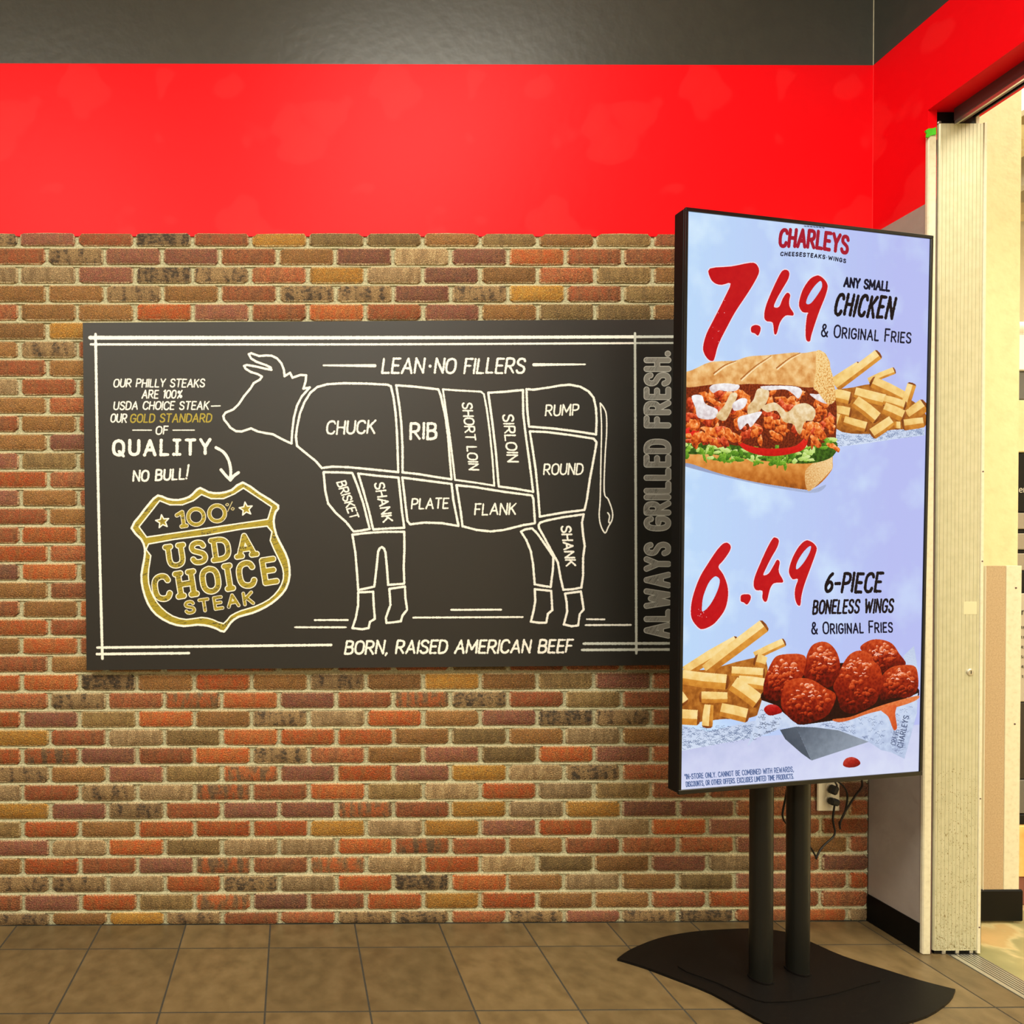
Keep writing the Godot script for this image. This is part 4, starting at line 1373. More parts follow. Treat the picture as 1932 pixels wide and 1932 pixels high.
	scribble(B, [1190, 690, 1830, 650, 1830, 695, 1190, 780], 170, c8(120, 138, 176))
	zshade(B, [1180, 400, 1320, 350, 1500, 330, 1700, 420, 1832, 520, 1835, 640, 1600, 660, 1440, 690, 1190, 650], [c8(120, 62, 18), c8(176, 104, 36), c8(214, 146, 62)], Vector2(0, -0.2), 0.5, 0.7, noise_a, 1.0)
	for f: Array in [[1720, 560, 1835, 480, 100, 0.15], [1170, 310, 1360, 190, 62, 0.0], [1190, 345, 1500, 110, 78, 0.0], [1430, 305, 1615, 228, 52, 0.05], [1690, 420, 1460, 310, 84, 0.1], [1690, 500, 1745, 330, 66, 0.05], [1180, 520, 1290, 540, 84, 0.2], [1330, 385, 1545, 445, 88, 0.0], [1180, 405, 1290, 430, 92, 0.05], [1540, 440, 1690, 485, 74, 0.05], [1330, 450, 1490, 575, 92, 0.05], [1540, 500, 1680, 560, 88, 0.1], [1250, 590, 1410, 640, 76, 0.15], [1600, 590, 1460, 690, 84, 0.05], [1215, 545, 1185, 640, 52, 0.15], [1640, 600, 1640, 650, 46, 0.1], [1830, 605, 1690, 625, 80, 0.1]]:
		fry(B, f[0], f[1], f[2], f[3], f[4], f[5])
	# shadow printed under the loaf, filling, tomato, leaves, meat, sauce, loaf
	zshade(B, [70, 880, 400, 985, 850, 1080, 1000, 1100, 1120, 1060, 1060, 1115, 900, 1108, 500, 1030, 70, 920], [c8(130, 140, 176), c8(176, 188, 220)], Vector2(0, 0.6), 0.6, 0.2)
	zshade(B, [75, 800, 150, 788, 300, 820, 500, 862, 700, 872, 860, 872, 1000, 890, 1150, 825, 1168, 900, 1160, 955, 1090, 1040, 1020, 1090, 980, 1098, 850, 1080, 600, 1040, 350, 980, 150, 912, 70, 890], [c8(122, 58, 14), c8(190, 108, 36), c8(226, 152, 72), c8(240, 190, 120)], Vector2(0.0, -0.75), 0.55, 0.4, noise_a, 0.8)
	zshade(B, [970, 960, 1060, 880, 1150, 832, 1166, 920, 1150, 960, 1030, 1085, 980, 1095], [c8(206, 142, 74), c8(236, 192, 128), c8(250, 222, 172)], Vector2(0.3, -0.3), 0.5, 0.9, noise_b, 0.8)
	zshade(B, [80, 335, 560, 322, 1040, 345, 1185, 425, 1192, 700, 1170, 780, 1000, 840, 600, 830, 300, 790, 75, 800], [c8(74, 22, 10), c8(128, 46, 18), c8(176, 78, 30)], Vector2(0, -0.2), 0.45, 0.8, noise_a, 3.0)
	zshade(B, [75, 648, 140, 640, 215, 690, 150, 712, 75, 712], [c8(190, 16, 14), c8(230, 40, 28), c8(244, 92, 66)], Vector2(0, -0.4), 0.5, 0.3)
	zshade(B, [75, 720, 300, 740, 500, 780, 900, 800, 1180, 740, 1172, 850, 1000, 905, 700, 890, 300, 840, 75, 830], [c8(34, 60, 14), c8(66, 104, 26), c8(104, 140, 44)], Vector2(0, -0.2), 0.4, 0.8, noise_a, 2.0)
	var greens := [[c8(58, 104, 20), c8(108, 160, 36), c8(186, 220, 96)], [c8(40, 84, 18), c8(84, 136, 30), c8(150, 196, 70)], [c8(132, 172, 60), c8(196, 222, 120), c8(232, 244, 186)]]
	for k in 120:
		var u := rng.randf()
		var x := lerpf(80, 1165, u)
		var y := 735 + 60 * sin(u * 2.6) + rng.randf_range(10, 110) - (60 if u > 0.86 else 0)
		var q := blob(Vector2(x, y), rng.randf_range(16, 46), rng.randf_range(9, 20), rng.randf_range(-1.9, 0.4), 0.35, 9)
		var flat := []
		for p in q:
			flat.append_array([p.x, p.y])
		zshade(B, flat, greens[rng.randi() % 3], Vector2(0.2, -0.5), 0.5, 0.6, noise_b, 1.2, false)
	zshade(B, [425, 640, 480, 735, 600, 785, 760, 796, 900, 775, 985, 700, 965, 795, 850, 838, 700, 852, 560, 822, 480, 760], [c8(176, 12, 10), c8(222, 34, 24), c8(244, 96, 70)], Vector2(0, -0.5), 0.5, 0.3)
	for k in 130:
		var u := rng.randf()
		var v := rng.randf()
		var x := lerpf(85, 1175, u)
		var y := lerpf(372, 735, v) + 26 * sin(u * 5.0)
		if u > 0.82:
			y = lerpf(440, 790, v)
		var q := blob(Vector2(x, y), rng.randf_range(30, 66), rng.randf_range(18, 36), rng.randf_range(-1.5, 1.5), 0.36, 10)
		var flat := []
		for p in q:
			flat.append_array([p.x, p.y])
		var hot := rng.randf()
		var ramp := [c8(116, 34, 10), c8(208, 84, 24), c8(246, 140, 62), c8(255, 196, 140)] if hot > 0.3 else [c8(92, 24, 10), c8(176, 48, 20), c8(226, 88, 46), c8(250, 150, 110)]
		zshade(B, flat, ramp, Vector2(0.15, -0.7), 0.52, 0.9, noise_a, 1.6, false)
	var sauce := [c8(196, 176, 176), c8(232, 222, 222), c8(252, 250, 250)]
	var cheese := [c8(186, 142, 84), c8(226, 192, 138), c8(246, 226, 188)]
	for q: Array in [[[140, 415, 215, 410, 240, 470, 330, 515, 300, 580, 190, 572, 168, 500], sauce], [[270, 352, 330, 322, 480, 330, 470, 372, 400, 380, 340, 372, 296, 392], sauce], [[318, 560, 380, 480, 425, 395, 474, 400, 445, 480, 385, 592], cheese], [[440, 470, 500, 430, 545, 440, 520, 500, 450, 520], sauce], [[550, 490, 590, 440, 622, 362, 690, 366, 705, 400, 680, 470, 620, 530, 556, 560], cheese], [[478, 575, 560, 545, 652, 528, 612, 592, 570, 640, 545, 612, 492, 660], sauce], [[650, 495, 740, 460, 800, 500, 830, 530, 862, 515, 900, 478, 980, 468, 1042, 520, 1022, 592, 965, 600, 935, 690, 905, 668, 880, 618, 812, 600, 760, 522, 690, 532], cheese], [[640, 345, 760, 338, 900, 345, 945, 378, 918, 432, 880, 400, 820, 365, 700, 372], sauce], [[1000, 398, 1060, 400, 1110, 380, 1165, 445, 1120, 470, 1050, 440], sauce]]:
		zshade(B, q[0], q[1], Vector2(0.1, -0.5), 0.62, 0.9, noise_a, 1.2)
	zshade(B, [88, 250, 150, 222, 270, 168, 400, 158, 460, 155, 560, 125, 700, 115, 880, 97, 960, 100, 1050, 85, 1100, 92, 1130, 130, 1150, 200, 1100, 350, 1040, 350, 960, 350, 850, 335, 700, 330, 560, 325, 480, 330, 380, 320, 250, 335, 88, 346], [c8(162, 88, 34), c8(214, 146, 76), c8(240, 190, 122), c8(250, 220, 168)], Vector2(-0.1, -0.3), 0.62, 0.7, noise_a, 0.7)
	for q: Array in [[300, 250, 380, 190, 462, 158], [500, 290, 600, 200, 720, 120], [760, 210, 850, 140, 930, 100]]:
		zline(B, q, 2.2, c8(176, 104, 46), false, 0.3, 1.0)
		zline(B, [q[0] + 6, q[1] + 8, q[2] + 6, q[3] + 10, q[4] + 4, q[5] + 8], 2.4, c8(252, 226, 176), false, 0.3, 1.0)
	zshade(B, [1050, 88, 1100, 93, 1130, 130, 1155, 220, 1175, 300, 1188, 440, 1130, 470, 1060, 385, 1028, 350, 1044, 230], [c8(190, 112, 42), c8(232, 176, 96), c8(252, 222, 160), c8(240, 196, 120)], Vector2(-0.1, -0.2), 0.5, 1.3, noise_b, 0.7)
	# ---- wings and fries
	zshade(D, [85, 800, 300, 850, 640, 770, 660, 890, 380, 940, 85, 995], paper, Vector2(0, 0.3), 0.5, 0.4, noise_b, 1.0, false)
	scribble(D, [90, 820, 640, 800, 620, 900, 90, 985], 240, c8(110, 126, 160))
	zshade(D, [88, 420, 300, 400, 560, 330, 720, 330, 720, 620, 640, 740, 400, 760, 88, 760], [c8(120, 62, 18), c8(176, 104, 36), c8(214, 146, 62)], Vector2(0, -0.2), 0.5, 0.7, noise_a, 1.0)
	for f: Array in [[130, 415, 510, 195, 92, 0.0], [280, 405, 705, 80, 100, 0.0], [640, 300, 850, 200, 62, 0.0], [720, 350, 650, 330, 90, 0.1], [470, 410, 700, 425, 74, 0.0], [520, 480, 710, 505, 84, -0.1], [440, 600, 250, 600, 84, 0.1], [60, 560, 120, 640, 84, 0.0], [480, 500, 660, 630, 115, 0.0], [90, 450, 430, 490, 112, -0.05], [60, 740, 220, 750, 112, 0.05], [390, 690, 580, 735, 104, 0.05], [305, 655, 292, 810, 78, 0.0]]:
		fry(D, f[0], f[1], f[2], f[3], f[4], f[5])
	zshade(D, [700, 560, 900, 450, 1250, 350, 1560, 400, 1820, 520, 1780, 640, 1450, 720, 1200, 780, 960, 800, 800, 740, 700, 640], [c8(30, 12, 8), c8(70, 24, 12)], Vector2(0, -0.2), 0.4, 0.5)
	zshade(D, [1720, 300, 1800, 225, 1830, 420, 1760, 430], paper, Vector2(0, 0.2), 0.4, 0.4, noise_b, 1.0, false)
	zshade(D, [690, 622, 770, 650, 850, 715, 960, 806, 1200, 772, 1330, 760, 1460, 705, 1600, 670, 1828, 570, 1820, 720, 1730, 1050, 1640, 1005, 1560, 985, 1460, 920, 1250, 842, 1080, 820, 940, 815, 820, 832, 640, 900, 585, 962], [c8(150, 164, 200), c8(196, 210, 236), c8(228, 236, 250)], Vector2(-0.1, -0.3), 0.55, 0.4, noise_a, 1.0, false)
	scribble(D, [680, 680, 830, 760, 780, 840, 620, 920], 46, c8(60, 70, 100))
	scribble(D, [1100, 800, 1560, 720, 1600, 960, 1260, 830], 70, c8(110, 124, 160))
	zwrite(D, "CHARLEYS", [1715, 968, 1762, 742], 38, 1.5, c8(72, 84, 116), 0.0, 0.0, 0.3)
	zwrite(D, "CRAVE", [1665, 950, 1690, 850], 36, 1.2, c8(90, 102, 134), 0.0, 0.0, 0.3)
	scribble(D, [1640, 720, 1800, 660, 1720, 1020, 1640, 980], 60, c8(120, 132, 168))
	zshade(D, [822, 838, 940, 815, 1050, 1060, 980, 1010, 860, 905], [c8(50, 56, 66), c8(108, 118, 132)], Vector2(0.3, -0.3), 0.5, 0.15, noise_a, 1.0, false)
	zshade(D, [940, 815, 1080, 820, 1250, 842, 1470, 925, 1052, 1062], [c8(70, 78, 90), c8(130, 140, 154), c8(176, 186, 200)], Vector2(0.5, 0.2), 0.5, 0.15, noise_a, 1.0, false)
	var wing := [c8(60, 10, 6), c8(128, 24, 10), c8(186, 58, 20), c8(222, 100, 48), c8(252, 190, 160)]
	var lumps := [
		[1410, 230, 1480, 185, 1560, 180, 1640, 210, 1690, 280, 1740, 360, 1640, 385, 1570, 420, 1520, 350, 1430, 275],
		[760, 350, 800, 300, 880, 285, 960, 285, 1010, 310, 1010, 400, 960, 480, 860, 520, 820, 620, 720, 610, 700, 540, 720, 440],
		[1020, 290, 1060, 220, 1130, 195, 1190, 215, 1240, 280, 1262, 380, 1240, 470, 1180, 530, 1090, 500, 1000, 450, 1010, 360],
		[1570, 440, 1640, 380, 1740, 365, 1810, 380, 1830, 460, 1825, 540, 1770, 600, 1650, 605, 1560, 620, 1545, 540],
		[1275, 370, 1330, 290, 1400, 260, 1470, 280, 1510, 340, 1550, 380, 1570, 470, 1550, 560, 1520, 640, 1440, 690, 1350, 720, 1270, 690, 1240, 600, 1210, 520, 1250, 440],
		[840, 560, 870, 490, 960, 460, 1060, 475, 1150, 530, 1225, 575, 1220, 640, 1170, 730, 1080, 775, 960, 795, 880, 740, 830, 660],
	]
	for l: Array in lumps:
		zshade(D, l, wing, Vector2(0.05, -0.55), 0.36, 0.35, noise_c, 1.3)
		var lo := Vector2(1e9, 1e9)
		var hi := Vector2(-1e9, -1e9)
		for i in range(0, l.size(), 2):
			lo = lo.min(Vector2(l[i], l[i + 1]))
			hi = hi.max(Vector2(l[i], l[i + 1]))
		var mid := (lo + hi) / 2
		var rad := (hi - lo) / 2
		for k in 46:
			var a := rng.randf() * TAU
			var r := sqrt(rng.randf()) * 0.74
			var c := mid + Vector2(cos(a) * rad.x, sin(a) * rad.y) * r
			var s := rng.randf_range(12, 26)
			var high := 0.56 - (c.y - mid.y) / (hi.y - lo.y) * 0.75
			var q := blob(c, s, s * rng.randf_range(0.6, 0.95), rng.randf() * 3.0, 0.2, 8)
			var flat := []
			for p in q:
				flat.append_array([p.x, p.y])
			zshade(D, flat, wing, Vector2(-0.2, -0.7), high - 0.1, 0.25, noise_a, 3.0, false)
		for k in 9:
			var a := rng.randf_range(-PI, 0)
			var c := mid + Vector2(cos(a) * rad.x, sin(a) * rad.y) * rng.randf_range(0.2, 0.66)
			zline(D, [c.x, c.y, c.x + rng.randf_range(6, 16), c.y - rng.randf_range(-4, 8), c.x + rng.randf_range(16, 26), c.y + rng.randf_range(-4, 8)], 1.8, c8(252, 196, 172), false, 0.3, 0.7)
	zshade(D, [1205, 762, 1330, 745, 1450, 700, 1600, 648, 1822, 590, 1815, 622, 1690, 668, 1480, 716, 1330, 768, 1250, 782], [c8(178, 66, 24), c8(222, 112, 56), c8(244, 160, 106)], Vector2(0, -0.4), 0.5, 0.4)
	zshade(D, [1560, 690, 1668, 655, 1662, 720, 1676, 820, 1655, 842, 1638, 810, 1610, 740], [c8(184, 62, 26), c8(220, 98, 48), c8(242, 150, 96)], Vector2(-0.3, -0.2), 0.5, 0.3)
	zshade(D, [705, 690, 740, 655, 800, 660, 838, 705, 800, 725, 740, 732], [c8(120, 6, 8), c8(180, 20, 18), c8(230, 96, 84)], Vector2(0, -0.6), 0.45, 0.3)
	zshade(D, [1282, 1095, 1298, 1052, 1345, 1036, 1392, 1054, 1408, 1085, 1375, 1108, 1320, 1113], [c8(104, 12, 10), c8(166, 32, 22), c8(214, 86, 70)], Vector2(-0.3, -0.6), 0.5, 0.3)

# ------------------------------------------------------------------ stand
func build_stand() -> void:
	var z5 := [1140.0, 1460.0, 2.4394]
	var back := PackedVector2Array()
	for p in curve(crop(z5, [60, 850, 120, 808, 250, 756, 400, 727, 550, 715, 690, 712, 830, 726, 940, 768, 1100, 838, 1300, 902, 1450, 948, 1580, 982, 1616, 990]), false, 3):
		var q := on_y(p, 0.008)
		back.append(Vector2(q.x, q.z))
	var c := (back[0] + back[back.size() - 1]) / 2
	var root := thing("display_stand", "black steel stand with two round poles on a curved base plate", "stand", Vector3(c.x, 0, c.y))
	var outline := PackedVector2Array()
	for p in back:
		outline.append(p - c)
	for i in range(1, back.size() - 1):
		outline.append(-(back[i] - c))
	part("base_plate", plate(outline, 0.0, 0.008, 0.0012), M.stand, root)
	# the thinner cover plate screwed on top of it
	var cov := PackedVector2Array()
	for p in curve(crop(z5, [338, 884, 520, 960, 700, 1040, 800, 1048, 900, 1040, 1060, 1010, 1180, 975, 1290, 938, 1180, 880, 1010, 818, 860, 790, 640, 782, 440, 815]), true, 3):
		var q := on_y(p, 0.012)
		cov.append(Vector2(q.x, q.z) - c)
	part("cover_plate", plate(cov, 0.008, 0.012, 0.0012), M.stand, root)
	var feet := [on_y(Vector2(1435, 1846), 0.012), on_y(Vector2(1504.5, 1831), 0.012)]
	for f: Vector3 in feet:
		var o := Vector3(f.x - c.x, 0, f.z - c.y)
		var lean := Vector3(0.0, 0, 0)
		part("pole", tube(PackedVector3Array([o + Vector3(0, 0.0119, 0), o + Vector3(0, 1.95, 0) + lean]), 0.0305, 28), M.pole, root)
		part("pole_collar", tube(PackedVector3Array([o + Vector3(0, 0.0118, 0), o + Vector3(0, 0.018, 0)]), 0.034, 28), M.stand, root)
		part("pole_cap", tube(PackedVector3Array([o + Vector3(0, 1.9495, 0), o + Vector3(0, 1.958, 0)]), 0.0315, 28), M.black, root)
	# brackets between the poles and the screen
	var ctr := scr_tl + scr_x * scr_w / 2 - scr_y * scr_h / 2
	for dy: float in [-0.25, 0.25]:
		var m := ctr + scr_y * dy - Vector3(c.x, 0, c.y)
		var st := tool()
		add_bevel(st, Vector3(-0.26, -0.03, -0.0765), Vector3(0.26, 0.03, -0.0585), 0.002, Transform3D(Basis(scr_x, scr_y, scr_n), m))
		part("mounting_bracket", done(st), M.stand, root)
		for f: Vector3 in feet:
			var q := Vector3(f.x, ctr.y + dy, f.z) - Vector3(c.x, 0, c.y)
			var gap := -(q - m).dot(scr_n) - 0.0765
			var st2 := tool()
			add_bevel(st2, Vector3(-0.02, -0.025, 0.015), Vector3(0.02, 0.025, gap), 0.001, Transform3D(Basis(scr_x, scr_y, scr_n), q))
			part("pole_clamp", done(st2), M.stand, root)

# ------------------------------------------------------------------ sliding grille post beside the opening
func build_post() -> void:
	var xa := CORNER_X + 0.0345
	var xb := 2.2805
	var zf := 0.1985
	var root := thing("grille_post", "tall ribbed cream aluminium post at the edge of the opening", "post", Vector3(xa, 0, 0.1))
	var w := xb - xa - 0.012
	var f := zf - 0.1
	var prof := [Vector2(0, -0.08), Vector2(0, f - 0.003), Vector2(0.003, f)]
	var n := 11
	for k in n:
		var x := 0.0095 + (w - 0.018) * k / (n - 1)
		prof.append_array([Vector2(x - 0.0006, f), Vector2(x - 0.0003, f - 0.0009), Vector2(x + 0.0003, f - 0.0009), Vector2(x + 0.0006, f)])
	prof.append_array([Vector2(w, f), Vector2(w, -0.08), Vector2(0, -0.08)])
	part("ribbed_panel", upright(prof, 0.014, 2.739), M.alu, root)
	part("edge_strip", bevel(Vector3(w + 0.0008, 0.004, f - 0.03), Vector3(w + 0.0118, 2.742, f + 0.002), 0.0015), M.trim, root)
	part("rubber_seal", bevel(Vector3(w + 0.012, 0.004, f - 0.028), Vector3(w + 0.0175, 0.115, f - 0.002), 0.0015), M.vinyl, root)
	var st := tool()
	add_box(st, Vector3(0.006, 0.002, -0.06), Vector3(w - 0.004, 0.0138, f - 0.004))
	part("toe_gap", done(st), M.black, root)
	for q: float in [0.03, 0.075, 0.122]:
		part("roller", bevel(Vector3(q, 0.0005, f - 0.012), Vector3(q + 0.012, 0.0138, f - 0.001), 0.001), M.steel, root)
	var lockat := on_z(Vector2(1829.5, 1268), zf) - root.position
	var lk := part("lock_cylinder", lathe([Vector2(0, 0.0045), Vector2(0.009, 0.0045), Vector2(0.0112, 0.003), Vector2(0.0118, 0.0)], 24), M.steel, root, Vector3(lockat.x, lockat.y, f))
	part("keyway", bevel(Vector3(-0.0012, -0.0055, 0.0044), Vector3(0.0012, 0.0055, 0.0050), 0.0002), M.black, lk)
	var pa := on_z(Vector2(1830, 1147), zf) - root.position
	part("sticker", bevel(Vector3(-0.0225, -0.021, 0.0), Vector3(0.0225, 0.021, 0.0006), 0.0002), mat(c8(200, 194, 156), 0.7), root, Vector3(pa.x, pa.y, f), "old cream paper sticker")
	# screws in the edge strip and flecks of dirt kicked up from the floor
	for y: float in [0.092, 0.52, 1.305, 1.60]:
		part("screw", lathe([Vector2(0, 0.0018), Vector2(0.0022, 0.0012), Vector2(0.0025, 0.0)], 10), M.rail, root, Vector3(w + 0.006, y, f + 0.002))
	st = tool()
	st.set_smooth_group(-1)
	for k in 1300:
		var h := 0.02 + 0.6 * pow(rng.randf(), 1.6)
		var x := rng.randf_range(0.004, w - 0.004)
		var s := rng.randf_range(0.0004, 0.0012)
		if rng.randf() < 0.03:
			s *= 2.0
		var z := f + 0.00025
		var t := rng.randf_range(0.5, 2.2)
		quad(st, Vector3(x - s, h + s * t, z), Vector3(x + s * 0.7, h + s * t * 0.8, z), Vector3(x + s, h - s * t, z), Vector3(x - s * 0.8, h - s * t * 0.9, z))
	var dirt := part("dirt_flecks", done(st), mat(c8(138, 124, 82), 0.9), root)
	dirt.set_meta("kind", "stuff")
	# dark slot above the post
	part("black_slot", bevel(Vector3(0.002, 2.7395, -0.075), Vector3(w - 0.014, 2.7845, f - 0.012), 0.001), M.black, root)
	part("clip", bevel(Vector3(w - 0.013, 2.7395, f - 0.05), Vector3(w - 0.001, 2.7845, f - 0.01), 0.001), M.trim, root)
	part("bolt", lathe([Vector2(0, 0.007), Vector2(0.004, 0.007), Vector2(0.006, 0.004), Vector2(0.006, 0.0)], 16), M.steel, root, Vector3(0.006, 2.747, f - 0.012))

func build_tracks() -> void:
	# threshold: ribbed metal strip in the floor
	var t := thing("threshold_strip", "ribbed metal floor threshold running out from the cream post", "threshold", Vector3(2.178, 0, 0.2))
	var prof := [Vector2(0, -0.012), Vector2(0, 0.001), Vector2(0.003, 0.0025), Vector2(0.014, 0.0028), Vector2(0.0145, -0.004), Vector2(0.019, -0.004)]
	var x := 0.019
	for k in 6:
		prof.append_array([Vector2(x, 0.0028), Vector2(x + 0.0068, 0.0028), Vector2(x + 0.0068, -0.003), Vector2(x + 0.0112, -0.003)])
		x += 0.0112
	prof.append_array([Vector2(x, 0.0022), Vector2(x + 0.006, 0.0008), Vector2(x + 0.006, -0.012), Vector2(0, -0.012)])
	part("ribbed_plate", along_z(prof, 0.002, 3.8), M.steel, t)
	# overhead rail under the header
	var r := thing("overhead_rail", "brown metal sliding rail under the red header", "rail", Vector3(2.17, Y_HEAD, 0.2))
	part("rail_body", along_z([Vector2(0, 0), Vector2(0.0, -0.038), Vector2(0.006, -0.044), Vector2(0.03, -0.044), Vector2(0.03, -0.001), Vector2(0, 0)], 0.0, 3.88), M.rail, r)
	part("rail_lip", along_z([Vector2(0.002, -0.0405), Vector2(0.002, -0.052), Vector2(0.009, -0.052), Vector2(0.009, -0.0445), Vector2(0.002, -0.0405)], 0.0, 3.88), M.steel, r)
	part("rail_flange", along_z([Vector2(0.062, 0), Vector2(0.062, -0.03), Vector2(0.068, -0.03), Vector2(0.068, 0), Vector2(0.062, 0)], 0.0, 3.88), M.black, r)

# ------------------------------------------------------------------ outlet and cords
func build_outlet() -> void:
	var c := on_z(Vector2(1560.2, 1497), 0.0)
	var root := thing("wall_outlet", "cream double wall outlet on the bricks behind the poles", "outlet", Vector3(c.x, c.y, 0.0))
	part("plate", bevel(Vector3(-0.0405, -0.0615, 0.0012), Vector3(0.0405, 0.0615, 0.0085), 0.003), M.white_plastic, root)
	for y: float in [0.0215, -0.0215]:
		part("receptacle", lathe([Vector2(0, 0.0105), Vector2(0.015, 0.0105), Vector2(0.017, 0.0095), Vector2(0.017, 0.008)], 24), M.white_plastic, root, Vector3(0.003, y, 0.0))
	part("screw", lathe([Vector2(0, 0.0098), Vector2(0.003, 0.0092), Vector2(0.0035, 0.008)], 12), M.steel, root, Vector3(0.003, 0, 0))
	var z7 := [1440.0, 1450.0, 8.05]
	var along := func(flat: Array, zs: Array) -> Array:
		var out := []
		var p := crop(z7, flat)
		for i in p.size():
			out.append(on_z(p[i], zs[i]))
		return out
	var plug := func(o: Node3D, at: Vector3, turn: float) -> void:
		var st := tool()
		add_bevel(st, Vector3(-0.016, -0.012, 0.0), Vector3(0.016, 0.012, 0.026), 0.006, Transform3D(Basis(Vector3(0, 0, 1), turn), at))
		part("plug", done(st), M.cord, o)
	# lower plug: cord hangs in a sharp V and climbs behind the pole
	var lo := Vector3(c.x + 0.004, c.y - 0.0215, 0.0106)
	var o1 := thing("power_cord", "black cord hanging in a V from the lower outlet socket", "cord")
	plug.call(o1, lo, -0.2)
	var p1: Array = along.call([1040, 450, 1082, 510, 1072, 640, 1058, 760, 1075, 880, 1090, 960, 1060, 1040, 960, 1130, 870, 1230, 812, 1345, 806, 1372], [0.03, 0.03, 0.022, 0.02, 0.018, 0.018, 0.02, 0.022, 0.025, 0.028, 0.028])
	var p2: Array = along.call([806, 1372, 798, 1340, 740, 1230, 660, 1100, 600, 900, 560, 600, 520, 200], [0.028, 0.03, 0.04, 0.06, 0.1, 0.16, 0.22])
	part("cable", tube(smooth3(p1), 0.0030, 8), M.cord, o1)
	part("cable", tube(smooth3(p2), 0.0030, 8), M.cord, o1)
	var o2 := thing("power_cord", "black cord looping beside the outlet up behind the screen", "cord")
	plug.call(o2, Vector3(c.x + 0.003, c.y + 0.0215, 0.0106), 1.2)
	var up := Vector3(c.x + 0.003, c.y + 0.0215, 0.03)
	var p3: Array = [up, up + Vector3(0.003, 0.02, 0.004)]
	p3.append_array(along.call([1060, 160, 1130, 195, 1230, 285, 1275, 390, 1270, 520, 1240, 660, 1190, 770, 1160, 830, 1170, 915], [0.03, 0.028, 0.025, 0.022, 0.022, 0.024, 0.026, 0.028, 0.028]))
	var p4: Array = along.call([1164, 860, 1175, 800, 1230, 680, 1310, 550, 1400, 410, 1490, 290, 1500, 200, 1480, 60, 1440, -100], [0.029, 0.03, 0.032, 0.036, 0.045, 0.06, 0.08, 0.14, 0.2])
	part("cable", tube(smooth3(p3), 0.0030, 8), M.cord, o2)
	part("cable", tube(smooth3(p4), 0.0030, 8), M.cord, o2)
	var o3 := thing("power_cord", "short slack of black cord between the two poles", "cord")
	var p5: Array = along.call([420, -60, 385, 200, 340, 440, 300, 640, 296, 730, 330, 810, 400, 870, 470, 900], [0.24, 0.24, 0.23, 0.225, 0.225, 0.225, 0.22, 0.215])
	part("cable", tube(smooth3(p5), 0.0030, 8), M.cord, o3)

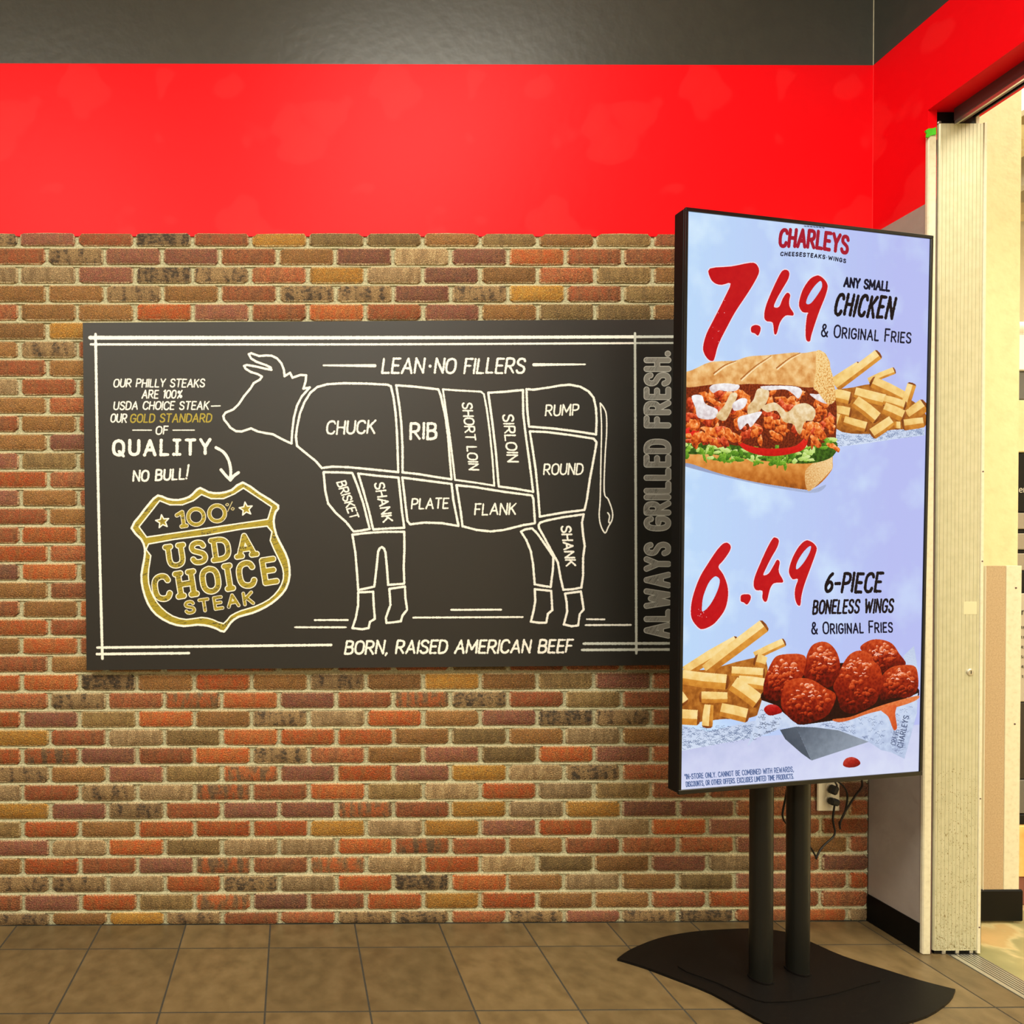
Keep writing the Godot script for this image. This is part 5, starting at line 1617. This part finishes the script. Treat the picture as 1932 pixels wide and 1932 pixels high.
# ------------------------------------------------------------------ the neighbour beyond the opening
func build_kiosk() -> void:
	var x0 := 2.645
	var x1 := 3.75
	var root := thing("neighbour_kiosk", "neighbouring kiosk with black sign bands and wood counter beyond the opening", "kiosk", Vector3(x0, 0, -0.10))
	var w := x1 - x0
	var y := func(p: float) -> float: return EYE.y + (PPY - p) * 0.00199 + 0.0
	var face := func(called: String, top: float, bottom: float, m: Material, proud := 0.0, label := "") -> MeshInstance3D:
		return part(called, bevel(Vector3(0, y.call(bottom) + 0.0005, -0.9), Vector3(w, y.call(top) - 0.0005, proud), 0.003), m, root, Vector3.ZERO, label)
	var wood := textured(noise_tex(0.01, 4, [[0.0, c8(206, 150, 76)], [0.5, c8(232, 182, 104)], [1.0, c8(244, 202, 128)]], 71), 2.0, 0.4)
	var steel := mat(c8(150, 140, 124), 0.4, 0.2)
	part("plinth", bevel(Vector3(0, 0.0, -0.9), Vector3(w, y.call(1676.0), 0.0), 0.003), mat(c8(128, 76, 62), 0.5), root)
	face.call("counter_front", 1576.0, 1674.0, wood, 0.01)
	face.call("black_strip", 1556.0, 1575.0, M.black, 0.002)
	face.call("grey_shelf", 1490.0, 1555.0, mat(c8(96, 92, 84), 0.5))
	face.call("dark_cabinet", 1342.0, 1489.0, mat(c8(34, 26, 20), 0.5))
	face.call("hours_panel", 1134.0, 1341.0, mat(c8(176, 166, 146), 0.6), 0.002)
	face.call("black_band", 1092.0, 1133.0, M.black)
	face.call("shutter_panel", 1058.0, 1091.0, steel)
	face.call("shutter_gap", 1052.0, 1057.5, M.black, -0.004)
	face.call("shutter_panel", 1020.0, 1051.5, steel)
	face.call("shutter_gap", 1013.0, 1019.5, M.black, -0.004)
	face.call("shutter_panel", 981.0, 1012.5, steel)
	face.call("sign_band", 868.0, 980.0, M.black)
	face.call("bulkhead", 768.0, 867.0, M.cream, 0.004)
	face.call("window_strip", 714.0, 767.0, mat(c8(92, 92, 90), 0.3))
	face.call("white_fascia", 646.0, 713.0, mat(c8(240, 238, 230), 0.6), 0.01)
	var st := tool()
	add_tube(st, PackedVector3Array([Vector3(-0.018, y.call(632.0), 0.0), Vector3(w, y.call(632.0), 0.0)]), 0.022, 16)
	part("round_cornice", done(st), mat(c8(246, 244, 238), 0.5), root)
	var font := SystemFont.new()
	font.font_names = PackedStringArray(["Droid Sans"])
	var say := func(called: String, s: String, px: float, py: float, size: float, m: Material) -> void:
		var t := TextMesh.new()
		t.text = s
		t.font = font
		t.font_size = 32
		t.pixel_size = size / 32.0
		t.depth = 0.0008
		t.horizontal_alignment = HORIZONTAL_ALIGNMENT_LEFT
		var at := on_z(Vector2(px, py), -0.0965) - root.position
		part(called, t, m, root, Vector3(at.x, at.y, at.z))
	say.call("sign_lettering", "ien", 1918, 924, 0.030, mat(c8(206, 200, 184), 0.6))
	say.call("hours_lettering", "ene", 1918.5, 1155, 0.030, mat(c8(30, 26, 20), 0.6))
	for k in 6:
		say.call("hours_lettering", ["4:00", "1:00", "4:30", "5:30", "4:30", "1:30"][k], 1925 + k * 0.5, 1184 + k * 18.5, 0.014, mat(c8(30, 26, 20), 0.6))

# ------------------------------------------------------------------ small things
func build_small() -> void:
	# scrap of green masking tape at the top of the corner bead
	var at := on_z(Vector2(1754, 250), 0.1998)
	var root := thing("masking_tape", "scrap of bright green masking tape beside the post top", "tape", at)
	var st := tool()
	st.set_smooth_group(-1)
	var pts := [Vector2(-0.0175, 0.004), Vector2(-0.005, 0.012), Vector2(0.008, 0.012), Vector2(0.017, 0.015), Vector2(0.018, -0.008), Vector2(0.004, -0.010), Vector2(-0.008, -0.018), Vector2(-0.014, -0.016), Vector2(-0.012, -0.006)]
	var poly := PackedVector2Array(pts)
	for t: int in Geometry2D.triangulate_polygon(poly):
		st.add_vertex(Vector3(poly[t].x, poly[t].y, 0.0009 + 0.003 * absf(poly[t].x) / 0.018))
	for i in poly.size():
		var a := poly[i]
		var b := poly[(i + 1) % poly.size()]
		quad(st, Vector3(a.x, a.y, 0.0009 + 0.003 * absf(a.x) / 0.018), Vector3(b.x, b.y, 0.0009 + 0.003 * absf(b.x) / 0.018), Vector3(b.x, b.y, 0), Vector3(a.x, a.y, 0))
	part("strip", done(st), M.tape, root)
